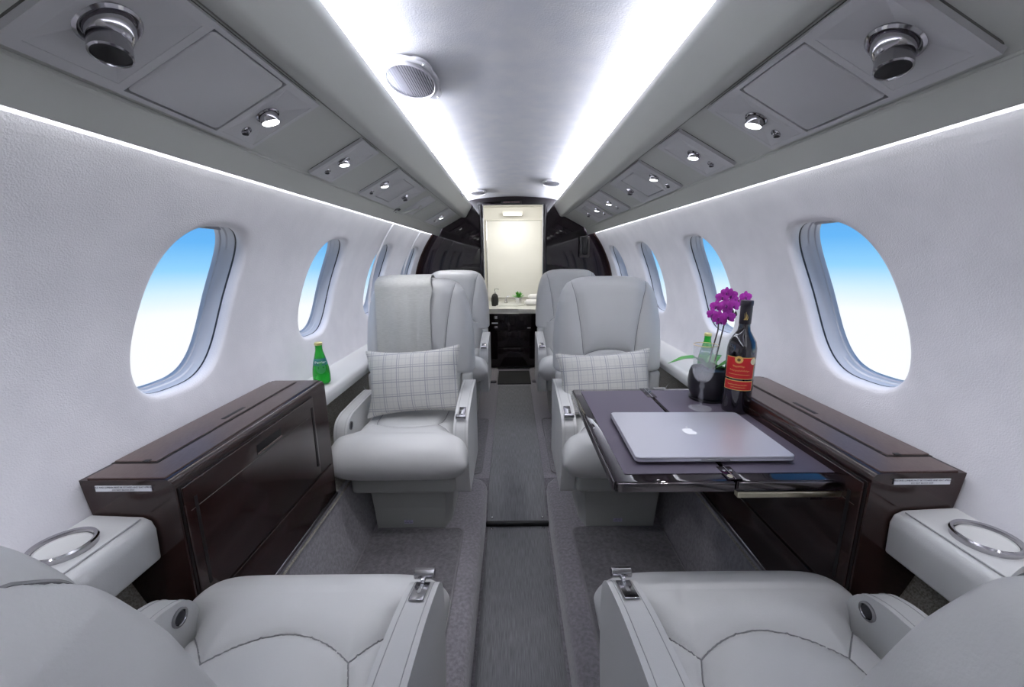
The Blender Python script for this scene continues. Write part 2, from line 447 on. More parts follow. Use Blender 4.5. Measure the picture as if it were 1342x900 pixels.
# lavatory walls (cream) and fittings
bm = bmesh.new()
bbox(bm, (-.50, 4.05, .7), (.04, 1.06, 2.0)); bbox(bm, (.50, 4.05, .7), (.04, 1.06, 2.0)); bbox(bm, (0, 4.60, .7), (1.04, .04, 2.0))
o = fin('wall_lavatory', bm, cream, smooth=False); o['kind'] = 'structure'
o = box('ceiling_lavatory', (0, 4.05, 1.66), (1.04, 1.10, .04), cream); o['kind'] = 'structure'
o = box('floor_lavatory', (0, 4.05, -.02), (1.04, 1.06, .04), carpet); o['kind'] = 'structure'
t = thing('lavatory_mirror', (0, 4.56, .66), 'tall pale mirror panel on the lavatory back wall seen through the doorway', 'mirror')
box('mirror_glass', (.015, 4.565, 1.08), (.60, .012, .84), mirror, t, .004)
box('mirror_frame', (-.288, 4.55, 1.08), (.012, .03, .86), silver, t, .003)
box('top_rail', (.015, 4.55, 1.505), (.60, .03, .012), cream, t, .003)
t = thing('lavatory_lamp', (0, 4.4, 1.60), 'white box lamp at the top of the lavatory mirror', 'lamp')
box('housing', (0, 4.42, 1.565), (.22, .09, .035), cream, t, .008)
box('diffuser', (0, 4.41, 1.545), (.19, .075, .012), lens_dim, t, .004)
t = thing('floor_mat', (0, 3.62, 0), 'black rubber mat between carpet strips on the lavatory floor', 'mat')
box('pad', (-.0, 3.62, .004), (.30, .42, .008), rubber, t, .003)
for s in (-1, 1): box('carpet_margin', (s*.195, 3.66, .012), (.07, .42, .03), carpet, t, .012)
t = thing('vanity_cabinet', (0, 4.1, 0), 'glossy black vanity cabinet with pale countertop inside the lavatory', 'vanity')
box('body', (0, 4.22, .295), (.62, .62, .55), gloss, t, .004)
ct = prism('countertop', [(-.33, 3.86), (-.10, 3.875), (.05, 3.855), (.33, 3.83), (.33, 4.56), (-.33, 4.56)], .572, .618, stone, t, 'z', r=.008)
prism('sink_rim', [(-.30+.0*a, 0) for a in ()] or rrect(-.06, 4.20, .17, .12, .10, 8), .618, .627, stone, t, 'z', r=.003)
prism('sink_basin', rrect(-.06, 4.20, .145, .095, .085, 8), .6265, .6285, mat('basin_white', (.8,.82,.8), .2), t, 'z')
for z0, z1, x0, x1 in ((.40, .565, -.245, -.055), (.40, .565, -.045, .245), (.235, .39, -.245, .245), (.03, .225, -.245, .245)):
    box('door_panel', ((x0+x1)/2, 3.905, (z0+z1)/2), (x1-x0-.004, .014, z1-z0-.004), gloss, t, .003)
for z, hh, m_ in ((.53, .028, silver), (.475, .012, paper), (.435, .022, silver)):
    box('socket_plate' if m_ is silver else 'placard', (-.175 if m_ is silver else -.185, 3.896, z), (.034 if m_ is silver else .062, .006, hh), m_, t, .002)
box('latch', (.15, 3.896, .425), (.032, .006, .010), paper, t, .002)

t = thing('soap_dispenser', (-.19, 4.12, .618), 'black ribbed soap dispenser with silver pump on the left of the vanity top', 'soap dispenser')
V = []; nz = 9; na = 48
for i, (r, z) in enumerate(((.0,0),(.028,0),(.032,.01),(.036,.05),(.036,.075),(.030,.105),(.02,.122),(.012,.128),(.0,.128))):
    for k in range(na):
        a = 2*PI*k/na; rr = r*(1+.05*math.cos(a*12)); V.append((-.19+rr*math.cos(a), 4.12+rr*math.sin(a), .618+z))
pyd('body', V, gridf(nz, na, False, True), black, t)
lathe('collar', ((0,0),(.011,0),(.011,.014),(.005,.018),(.004,.045),(0,.045)), (-.19, 4.12, .746), silver, t, 18)
tube('spout', [(-.19,4.12,.792),(-.17,4.11,.797),(-.155,4.10,.795),(-.152,4.10,.785)], .0055, silver, t)
t = thing('faucet', (-.08, 4.36, .62), 'small chrome faucet at the back of the vanity sink', 'faucet')
lathe('base', ((0,0),(.02,0),(.02,.01),(.012,.02),(.010,.05),(0,.05)), (-.08, 4.36, .62), chrome, t, 18)
tube('spout', [(-.08,4.36,.665),(-.08,4.30,.68),(-.08,4.24,.672),(-.08,4.235,.66)], .008, chrome, t)
tube('lever', [(-.08,4.36,.68),(-.05,4.37,.695)], .005, chrome, t)
t = thing('potted_plant', (.055, 4.30, .618), 'tiny green plant in a silver cup on the vanity top', 'plant')
lathe('cup', ((0,0),(.032,0),(.037,.07),(.034,.07),(.032,.06),(0,.06)), (.055, 4.30, .618), silver, t, 24)
V = []; Fc = []
for k in range(60):
    a = random.uniform(0, 2*PI); e = random.uniform(.15, 1.3); l = random.uniform(.05, .085)
    b = Vector((.055, 4.30, .680)); dr = Vector((math.cos(a)*math.cos(e), math.sin(a)*math.cos(e), math.sin(e)))
    sd = dr.cross(Vector((0,0,1))).normalized()*.010; o_ = len(V)
    V += [b+dr*l*.3, b+dr*l*.7+sd, b+dr*l, b+dr*l*.7-sd, b+dr*l*.72+Vector((0,0,.002))]; Fc += [(o_,o_+1,o_+4),(o_+1,o_+2,o_+4),(o_+2,o_+3,o_+4),(o_+3,o_,o_+4)]
o = pyd('foliage', V, Fc, mat('bright_green', (.10,.45,.05), .5), t); o['kind'] = 'stuff'
for k, (x, y, z, lb) in enumerate(((.20, 4.15, .650, 'rolled white towel lying lowest on the right of the vanity top'), (.24, 4.21, .700, 'rolled white towel stacked on top of the lower towel'))):
    t = thing('towel', (x, y, z-.03), lb, 'towel', 'towels on the vanity')
    V = []
    for i in range(15):
        q = i/14; rr = .030*(1-abs(2*q-1)**8)**.3+.001
        for j in range(20):
            a = 2*PI*j/20; V.append((x-.08+.16*q, y+rr*1.1*math.cos(a), z+rr*math.sin(a)))
    pyd('roll', V, gridf(15, 20, False, True), towel, t)
    tube('fold', [(x-.081, y+.018*math.cos(a)*(1-a/14), z+.018*math.sin(a)*(1-a/14)) for a in np.linspace(0, 11, 34)], .003, towel, t, 6)

# sign over the door, wall handset
t = thing('door_sign', (-.015, YB, 1.553), 'small dark sign plate with dim red lettering above the lavatory doorway', 'sign')
box('plate', (-.012, YB-.006, 1.551), (.17, .010, .026), black, t, .003)
text('lettering', 'FASTEN BELT  NO SMOKING', .0105, (-.012, YB-.0115, 1.552), (1,0,0), (0,0,1), redtext, t)
t = thing('wall_handset', (.59, YB-.03, 1.17), 'dark wall handset unit hanging on the black bulkhead right of the doorway', 'handset')
box('housing', (.600, YB-.026, 1.185), (.085, .045, .17), handset_m, t, .010)
box('receiver', (.600, YB-.060, 1.19), (.045, .03, .14), black, t, .012)
lathe('indicator', ((0,-.003),(.004,-.002),(.004,.003)), (.625, YB-.05, 1.255), mat('red_indicator', (.5,.03,.02), .4), t, 12, rot=Matrix.Rotation(PI/2, 3, 'X'))

# ---------------------------------------------------------------- overhead bins
IN = Vector((.427, 0, 1.437)); OUT = Vector((.60, 0, 1.344)); SL = (OUT-IN); SLn = SL.normalized()
NRM = Vector((-SLn.z, 0, SLn.x)); NRM = NRM if NRM.z < 0 else -NRM    # pointing down into the cabin
def smoothpoly(pts, r, n=4):
    out = []
    N = len(pts)
    for i in range(N):
        a, b, c = Vector(pts[i-1]), Vector(pts[i]), Vector(pts[(i+1) % N])
        rr = min(r[i], (a-b).length*.45, (c-b).length*.45)
        p, q = b+(a-b).normalized()*rr, b+(c-b).normalized()*rr
        if rr < 1e-4: out.append(tuple(b)); continue
        for k in range(n+1):
            t_ = k/n; out.append(tuple(p*(1-t_)**2+b*2*t_*(1-t_)+q*t_*t_))
    return out
for s, nm in ((-1, 'left'), (1, 'right')):
    pts = [(.345, 1.542), (.343, 1.520), (.395, 1.432), (.430, 1.4355), (.60, 1.344), (.628, 1.283), (.634, 1.290), (.600, 1.34), (.57, 1.41), (.50, 1.495), (.37, 1.500), (.36, 1.535)]
    rr = [.005, .03, .03, .006, .012, .008, .004, .01, .01, .01, .01, .004]
    P = smoothpoly(pts, rr)
    t = thing('overhead_bin', (s*.5, Y0+.02, 1.3), 'long grey-white overhead service fairing above the %s windows' % nm, 'overhead panel')
    prism('fairing', [(s*x, z) for x, z in P], Y0+.01, YB-.012, binm, t)
    # dark joint lines along the inner and outer rims
    box('rim_joint', (s*.4285, 1.0, 1.4357), (.0025, 4.7, .003), mat('joint_grey', (.22,.22,.20), .8), t)
    tube('outer_bead', [(s*.6035, y, 1.3395) for y in (Y0+.05, 1.0, YB-.05)], .004, binm, t)
def psu_frame(s):
    def P(t, y, d=0):    # t: 0 inner rim .. 1 outer rim; d: out of the panel, down into the cabin
        v = IN+SL*t+NRM*d; return Vector((s*v.x, y, v.z))
    return P
def nozzle_rot(s, tilt=(0,0)):
    n_ = Vector((s*NRM.x, 0, NRM.z))
    z = Vector((n_.x*.35+tilt[0]*s, tilt[1], n_.z)).normalized(); x = Vector((0,1,0)).cross(z).normalized(); y = z.cross(x)
    return Matrix((x, y, z)).transposed()
def flat_rot(s):
    z = Vector((s*NRM.x, 0, NRM.z)).normalized(); x = Vector((0,1,0)).cross(z).normalized(); y = z.cross(x)
    return Matrix((x, y, z)).transposed()
def gasper(P, s, t, y, R_, root, name='air_nozzle', tilt=(0,-.25)):
    ring_ = lathe(name, [(R_*1.28,-.002),(R_*1.30,.003),(R_*1.18,.006),(R_*1.08,.003),(R_*1.0,-.004)], P(t, y, .001), chrome, root, 32, rot=flat_rot(s))
    rt = nozzle_rot(s, tilt)
    lathe('barrel', [(R_*.98,-.012),(R_*.98,.006),(R_*.80,R_*.75),(R_*.74,R_*.8),(R_*.76,R_*.86),(R_*.78,R_*1.5),(R_*.70,R_*1.56),(R_*.66,R_*1.5),(R_*.60,R_*.9),(0,R_*.85)], P(t, y, 0), chrome, ring_, 32, rot=rt)
    lathe('throat', [(R_*.655,R_*1.44),(R_*.3,R_*1.2),(0,R_*1.15)], P(t, y, 0), black, ring_, 24, rot=rt)
def reading(P, s, t, y, R_, root, on=True, power=1.0, aim=(0,0)):
    ring_ = lathe('reading_light', [(R_*1.22,-.002),(R_*1.24,.002),(R_*1.12,.004),(R_*1.02,-.002)], P(t, y, .001), chrome, root, 32, rot=flat_rot(s))
    rt = nozzle_rot(s, aim)
    lathe('barrel', [(R_*1.0,-.012),(R_*1.0,.004),(R_*.93,R_*.8),(R_*.90,R_*.85),(R_*.86,R_*.84)], P(t, y, 0), chrome, ring_, 32, rot=rt)
    lathe('lens', [(R_*.88,R_*.84),(R_*.80,R_*.93),(R_*.5,R_*.98),(0,R_*1.0)], P(t, y, 0), lens if on else lens_dim, ring_, 24, rot=rt)
    if on:
        l = bpy.data.lights.new('reading_lamp', 'SPOT'); l.energy = power; l.spot_size = math.radians(75); l.spot_blend = .8; l.shadow_soft_size = .012; l.color = (.95,.95,1)
        o = bpy.data.objects.new('reading_lamp', l); C.objects.link(o)
        d_ = rt @ Vector((0,0,1)); o.location = P(t, y, 0)+d_*(R_*.95+.014); o.rotation_euler = d_.to_track_quat('-Z', 'Y').to_euler()
def facet(P, t0, t1, y0, y1, root, tc_, yc_, d=.012, name='recess_facets'):
    """shallow four-sided dished recess, built as a frame falling to a small floor"""
    A = [P(t0,y0,.0085), P(t1,y0,.0085), P(t1,y1,.0085), P(t0,y1,.0085)]
    w, h = (t1-t0)*.20, (y1-y0)*.22
    B = [P(tc_-w,yc_-h,.0014), P(tc_+w,yc_-h,.0014), P(tc_+w,yc_+h,.0014), P(tc_-w,yc_+h,.0014)]
    return pyd(name, A+B, [(0,1,5,4),(1,2,6,5),(2,3,7,6),(3,0,4,7),(4,5,6,7)], psum, root, smooth=False)
def plate(P, t0, t1, y0, y1, z0, z1, root, name, m, r=.012, holes=()):
    """rounded plate on the slope, from depth z0 to z1"""
    L = SL.length; Q = rrect(0, 0, (t1-t0)*L/2, (y1-y0)/2, r, 5)
    f = lambda a, b, d: P((t0+t1)/2+a/L, (y0+y1)/2+b, d)
    V = [f(a, b, z0) for a, b in Q]+[f(a, b, z1-.0015) for a, b in Q]
    Q2 = rrect(0, 0, (t1-t0)*L/2-.0015, (y1-y0)/2-.0015, r, 5)
    V += [f(a, b, z1) for a, b in Q2]; N = len(Q)
    return pyd(name, V, gridf(3, N, False, True)+[tuple(range(N)), tuple(range(2*N, 3*N))], m, root)
def plate_open(P, t0, t1, y0, y1, wins, root):
    """frame plate with rectangular openings (wins: t0,t1,y0,y1) made as a grid of cells"""
    ts = sorted({t0, t1, *[w[0] for w in wins], *[w[1] for w in wins]}); ys = sorted({y0, y1, *[w[2] for w in wins], *[w[3] for w in wins]})
    bm = bmesh.new(); vd = {}
    def vt(i, j, k):
        if (i, j, k) not in vd: vd[(i, j, k)] = bm.verts.new(P(ts[i], ys[j], (.0, .009)[k]))
        return vd[(i, j, k)]
    solid = {}
    for i in range(len(ts)-1):
        for j in range(len(ys)-1):
            tm, ym = (ts[i]+ts[i+1])/2, (ys[j]+ys[j+1])/2
            solid[(i, j)] = not any(w[0] < tm < w[1] and w[2] < ym < w[3] for w in wins)
    for (i, j), ok in solid.items():
        if not ok: continue
        bm.faces.new((vt(i,j,1), vt(i+1,j,1), vt(i+1,j+1,1), vt(i,j+1,1)))
        for (di, dj, a, b) in ((-1,0,(i,j),(i,j+1)), (1,0,(i+1,j),(i+1,j+1)), (0,-1,(i,j),(i+1,j)), (0,1,(i,j+1),(i+1,j+1))):
            if not solid.get((i+di, j+dj), False): bm.faces.new((vt(*a,0), vt(*b,0), vt(*b,1), vt(*a,1)))
    ce = [e for e in bm.edges if len(e.link_faces) == 2 and all(abs(v.co.x-e.verts[0].co.x) < 1e-5 and abs(v.co.y-e.verts[0].co.y) < 1e-5 for v in e.verts)]
    corner = [e for e in ce if min((e.verts[0].co-P(a, b, 0)).length for a in (t0, t1) for b in (y0, y1)) < .02]
    if corner: bmesh.ops.bevel(bm, geom=corner, offset=.012, segments=4, affect='EDGES', profile=.5)
    return fin('panel_frame', bm, psum, root)
def psu_big(s, y0, y1, label, ys):
    P = psu_frame(s); root = thing('service_panel', P(.5, (y0+y1)/2, 0), label, 'service panel')
    ya, yb, yc_, yd = ys    # lid start/end, light recess start/end
    plate(P, .03, .97, y0-.003, y1+.003, -.001, .0008, root, 'shadow_gap', groove, .014)
    plate_open(P, .04, .96, y0, y1, [(.12,.88,y0+.02,ya-.014), (.08,.92,ya,yb), (.12,.90,yc_,yd)], root)
    facet(P, .12, .88, y0+.02, ya-.014, root, .52, (y0+ya)/2, .03)
    facet(P, .12, .90, yc_, yd, root, .5, (yc_+yd)/2, .02)
    plate(P, .095, .905, ya+.003, yb-.003, .001, .0088, root, 'storage_lid', psum, .008)
    return P, root
# positions read off along each side
P, r_ = psu_big(-1, .50, .955, 'large grey overhead panel nearest the camera on the left with wide air nozzle', (.650, .838, .850, .945))
gasper(P, -1, .52, .570, .028, r_); reading(P, -1, .50, .898, .019, r_, power=9, aim=(-.1, .1)); gasper(P, -1, .78, .896, .0085, r_, 'small_air_nozzle')
P, r_ = psu_big(1, .555, 1.00, 'large grey overhead panel nearest the camera on the right with wide air nozzle', (.700, .880, .892, .990))
gasper(P, 1, .52, .628, .028, r_); reading(P, 1, .50, .945, .019, r_, power=9, aim=(-.1, .1)); gasper(P, 1, .78, .945, .0085, r_, 'small_air_nozzle')
def psu_small(s, y0, y1, label, light, nz=None, lid=None, extra=None, power=5):
    P = psu_frame(s); root = thing('service_panel', P(.5, (y0+y1)/2, 0), label, 'service panel')
    plate(P, .03, .97, y0-.003, y1+.003, -.001, .0008, root, 'shadow_gap', groove, .014)
    yl = light[1]; ws = [(.12,.90,max(y0+.015, yl-.055), min(y1-.015, yl+.055))]
    if lid: ws = [(.12,.90,y0+.015,lid[0]-.006), (.15,.85,lid[0],lid[1])]+([(.15,.9,lid[1]+.006,y1-.012)] if y1-.012 > lid[1]+.03 else [])
    plate_open(P, .04, .96, y0, y1, ws, root)
    facet(P, ws[0][0], ws[0][1], ws[0][2], ws[0][3], root, light[0], (ws[0][2]+ws[0][3])/2, .018)
    if lid:
        plate(P, .165, .835, lid[0]+.003, lid[1]-.003, .001, .0088, root, 'storage_lid', psum, .006)
        if len(ws) > 2: facet(P, *ws[2], root, .52, (ws[2][2]+ws[2][3])/2, .02)
    reading(P, s, light[0], light[1], .016, root, power=power)
    if nz: gasper(P, s, nz[0], nz[1], .0085, root, 'small_air_nozzle')
    if extra: gasper(P, s, extra[0], extra[1], .014, root)
psu_small(-1, 1.215, 1.355, 'narrow overhead light panel second from the camera on the left', (.52, 1.285), (.80, 1.275))
psu_small(1, 1.16, 1.32, 'narrow overhead light panel second from the camera on the right', (.50, 1.245), (.78, 1.235))
psu_small(-1, 1.595, 2.06, 'grey overhead panel third from the camera on the left with lid and two fittings', (.5, 1.665), (.80, 1.66), (1.72, 1.90), (.52, 1.985))
psu_small(1, 1.505, 1.93, 'grey overhead panel third from the camera on the right with lid and two fittings', (.5, 1.575), (.80, 1.57), (1.63, 1.80), (.50, 1.875))
psu_small(-1, 2.80, 3.15, 'small overhead light panel farthest back on the left near the bulkhead', (.5, 2.95), (.75, 2.94))
psu_small(1, 2.14, 2.40, 'small overhead light panel fourth from the camera on the right', (.5, 2.27), (.75, 2.26))
psu_small(1, 2.50, 2.92, 'overhead panel farthest back on the right near the bulkhead', (.5, 2.58), (.75, 2.57), (2.64, 2.76), (.5, 2.85))
# emergency exit pull handle on the left, latch on the inner lip of the left bin
P = psu_frame(-1)
t = thing('exit_handle', P(.9, 2.3, 0), 'slim white pull handle with a dark cup under the left fairing above the rear windows', 'handle')
plate(P, .10, .93, 2.22, 2.40, -.001, .004, t, 'surround', psum, .01)
lathe('cup', [(.022,.0),(.024,.006),(.018,.004),(.015,-.003),(0,-.004)], P(1.0, 2.12, .004), chrome, t, 24, rot=flat_rot(-1))
tube('bar', [P(1.0,2.12,.008), P(.95,2.15,.022), P(.60,2.27,.022), P(.50,2.30,.010)], .006, binm, t, 10)
plate(P, .08, .92, 2.42, 2.76, .0, .003, t, 'hatch_cover', binm, .01)
t = thing('bin_latch', (-.355, 2.75, 1.53), 'small pale catch on the upper lip of the left fairing near the bulkhead', 'latch')
box('body', (-.352, 2.78, 1.525), (.022, .055, .026), plastic, t, .005)
tube('hook', [(-.344,2.76,1.515),(-.334,2.76,1.50),(-.334,2.79,1.498)], .004, chrome, t)

# ceiling speakers
def speaker(x, y, R_, label, sq=True):
    z = 1.600-.048*(x/.47)**2; t = thing('ceiling_speaker', (x, y, z), label, 'speaker', 'ceiling speakers')
    V = []; n_ = 64; EL = 1.8
    def rr(a, r, k): return r*(1+k*max(0, math.cos(4*(a-PI/4)))**1.0)
    specs = [(R_*1.0, .14, .0), (R_*1.0, .14, -.004), (R_*.985, .14, -.007), (R_*.93, .07, -.0075), (R_*.92, .03, -.005), (R_*.86, .0, -.005), (R_*.85, 0, -.011), (R_*.81, 0, -.012), (R_*.79, 0, -.007)]
    for r, k, dz in specs:
        for i in range(n_):
            a = 2*PI*i/n_; q = rr(a, r*.93, k); V.append((x+q*math.cos(a), y+EL*q*math.sin(a), z+dz-.002))
    pyd('bezel', V, gridf(len(specs), n_, False, True), mat('speaker_white', (.62,.62,.66), .4), t)
    for k in range(4):
        a = PI/4+k*PI/2; q = R_*.955
        lathe('screw', ((0,-.004),(.003,-.0035),(.004,0)), (x+q*math.cos(a), y+EL*q*math.sin(a), z-.0085), silver, t, 12)
    bars = []; m_ = 19; Rg = R_*.76
    for i in range(m_):
        xx = -Rg+2*Rg*(i+.5)/m_; h = EL*math.sqrt(Rg*Rg-xx*xx); w = Rg/m_*.52
        bars.append(([(x+xx-w, y-h, z-.004), (x+xx, y-h, z-.010), (x+xx+w, y-h, z-.004), (x+xx-w, y+h, z-.004), (x+xx, y+h, z-.010), (x+xx+w, y+h, z-.004)], [(0,1,4,3), (1,2,5,4), (0,2,5,3), (0,1,2), (3,4,5)]))
    o = multi('grille', bars, mat('grille_grey', (.50,.50,.54), .5), t); o['kind'] = 'stuff'
    pyd('backing', [(x+Rg*1.05*math.cos(a), y+EL*Rg*1.05*math.sin(a), z-.0025) for a in np.linspace(0, 2*PI, 40, endpoint=False)], [tuple(range(40))], mat('speaker_back', (.10,.10,.11), .8), t)
speaker(-.288, 1.222, .082, 'large squarish white speaker grille in the ceiling beside the left light strip')
speaker(.252, 2.80, .070, 'white speaker grille in the ceiling beside the right light strip, far half of the cabin')
speaker(-.262, 3.16, .070, 'faint white speaker grille in the ceiling at the far left, just before the bulkhead')

# ---------------------------------------------------------------- side cabinets
def cab_profile(s, notch=False):
    zs = np.linspace(.70, .275, 14); out = [(wx(z)-.006, z) for z in zs]
    if notch: inner = [(.655, .275), (.655, .600), (.705, .600), (.705, .693), (.708, .70)]
    else: inner = [(.655, .275), (.655, .685), (.6575, .6925), (.6625, .698), (.670, .70)]
    return [(s*x, z) for x, z in out+inner]
def cabinet(s, label, table=False):
    root = thing('side_cabinet', (s*.66, .99, .27), label, 'cabinet')
    if table:
        bm = bmesh.new(); prism('', cab_profile(s, True), .722, 1.30, None, bm=bm); prism('', cab_profile(s), .68, .722, None, bm=bm); fin('body', bm, veneer, root)
        box('top_rail', (s*.712, 1.012, .6975), (.014, .58, .006), veneer_top_lit, root, .002)
    else:
        prism('body', cab_profile(s), .68, 1.30, veneer, root)
    x0 = .715 if table else .672
    box('top_panel', (s*(x0+.819)/2, .99, .7012), (.819-x0, .612, .004), veneer_top_lit, root, .0015)
    # hinged lid with a gap round it
    box('lid_gap', (s*.778, 1.005, .7035), (.092, .535, .0012), slotm, root)
    lid = box('lid', (s*.7785, 1.005, .705), (.085, .528, .0045), veneer_top_lit, root, .0015)
    box('finger_slot', (s*.752, .995, .7075), (.010, .082, .0012), slotm, lid, .0004)
    box('lid_catch', (s*.755, .7415, .7075), (.012, .008, .0014), slotm, lid)
    xi = s*.6545
    if not table:
        box('door_gap', (s*.6542, .947, .545), (.003, .522, .268), slotm, root)
        dr = box('drop_door', (s*.6522, .947, .545), (.0065, .515, .262), veneer, root, .002)
        box('pull_recess', (s*.6485, .965, .645), (.0015, .105, .020), slotm, dr, .0006)
        box('pull_lip', (s*.6475, .965, .6315), (.004, .105, .004), veneer_top_lit, dr, .0015)
        box('inlay_line', (s*.6486, .935, .622), (.001, .47, .0014), groove, dr)
        for y in (.715, 1.19): box('guide_slot', (s*.6486, y, .545), (.0014, .008, .20), slotm, dr)
        box('lower_panel', (s*.6535, .985, .345), (.006, .60, .115), veneer, root, .002)
    else:
        box('inner_panel', (s*.6525, 1.0, .50), (.0065, .55, .18), gloss, root, .002)
        box('lower_panel', (s*.6525, .985, .345), (.0065, .60, .115), gloss, root, .002)
        box('track', (s*.6500, 1.0, .405), (.004, .58, .006), groove, root, .001)
        box('slot_catch', (s*.690, 1.07, .606), (.020, .05, .006), silver, root, .002)
    box('kick_trim', (s*.6535, .99, .279), (.010, .62, .014), silver if False else chrome, root, .003)
    # placard on the near end
    xc = s*.748
    pl = box('placard', (xc, .6785, .684), (.105, .0012, .0115), paper, root)
    for i, tx in enumerate(('TABLE AND LUMBAR MUST BE STOWED AND SEAT UPRIGHT', 'DO NOT BLOCK EXIT')):
        text('lettering', tx, .0042, (xc, .6776, .6868-.0054*i), (1,0,0), (0,0,1), ink, pl)
    return root
cabinet(-1, 'dark glossy wood side cabinet below the near left window, its table folded away')
cabinet(1, 'dark glossy wood side cabinet below the near right window, with the table pulled out')

# wall armrests with cup holders, next to the near seats
def wall_arm(s, label):
    root = thing('side_console', (s*.76, .4, .53), label, 'console', 'leather side consoles')
    pts = [(.703, .535), (.700, .60), (.706, .618), (.722, .626), (wx(.63)-.004, .631), (wx(.52)-.004, .52), (.74, .522)]
    o = prism('pad', [(s*x, z) for x, z in pts], -.6, .679, leather, root, r=.006, seg=3)
    tube('stitch_line', [(s*.7185, y, .6262) for y in (-.59, 0, .668)], .0013, stitch, root, 6)
    cx, cy, cz = s*.775, .588, .6295
    lathe('cup_ring', ((.043,-.004),(.0445,.007),(.0425,.0100),(.038,.0085),(.0355,-.004)), (cx, cy, cz), chrome, root, 40)
    lathe('cup_well', ((.036,.0035),(.035,.001),(0,.001)), (cx, cy, cz), leather2, root, 40)
wall_arm(-1, 'white leather side console with metal cup holder, bottom left of the view')
wall_arm(1, 'white leather side console with metal cup holder, below the near right window')
# cup hole in the left ledge behind the cabinet
for s, y, lb in ((-1, 1.385, 'dark round cup recess in the left white ledge beside the green bottle'),):
    t = thing('cup_recess', (s*.765, y, .632), lb, 'cup holder')
    lathe('rim', ((.034,-.001),(.035,.002),(.031,.003),(.030,-.001)), (s*.742, y, .6275), chrome, t, 32); lathe('well', ((.031,.001),(0,.001)), (s*.742, y, .6275), slotm, t, 32)

# ---------------------------------------------------------------- seats
WT = ([0,.004,.012,.03,.06,.11,.2,.3,.5], [.06,.120,.152,.185,.207,.226,.243,.249,.250])
def seam_z(zt):   # side seams of the back: (x, z)
    return [(.169, zt-.024), (.165, zt-.045), (.153, zt-.085), (.134, zt-.19), (.122, zt-.28), (.116, zt-.345)]
def polyl(pts, n=60):
    pts = np.array(pts, float); d = np.r_[0, np.cumsum(np.linalg.norm(np.diff(pts, axis=0), axis=1))]; t = np.linspace(0, d[-1], n)
    return np.stack([np.interp(t, d, pts[:, k]) for k in range(pts.shape[1])], 1)
def dist(P, L):
    d = np.full(P.shape[:-1], 1e9)
    for q in L: d = np.minimum(d, np.hypot(P[..., 0]-q[0], P[..., 1]-q[1]))
    return d
def groove_disp(d): return .0045*np.exp(-(d/.005)**2)+.008*np.exp(-(d/.028)**2)
def split_faces(name_m, V, Fc, cls, root):
    """one mesh per region of a shared surface"""
    V = np.array(V); out = []
    for k, (nm, m) in enumerate(name_m):
        fs = [f for f, c in zip(Fc, cls) if c == k]
        if not fs: continue
        idx = sorted({i for f in fs for i in f}); mp = {a: b for b, a in enumerate(idx)}
        me = bpy.data.meshes.new(nm); me.from_pydata([tuple(V[i]) for i in idx], [], [tuple(mp[i] for i in f) for f in fs]); me.update()
        out.append(link(nm, me, m, root, True, False))
    return out
def fixn(V, Fc, outward_from):
    # flip all faces of a closed grid if they point inward
    V = np.array(V); s = 0
    for f in Fc[::37]:
        a, b, c = V[f[0]], V[f[1]], V[f[2]]; s += np.dot(np.cross(b-a, c-a), (a+c)/2-outward_from)
    return [tuple(reversed(f)) for f in Fc] if s < 0 else Fc
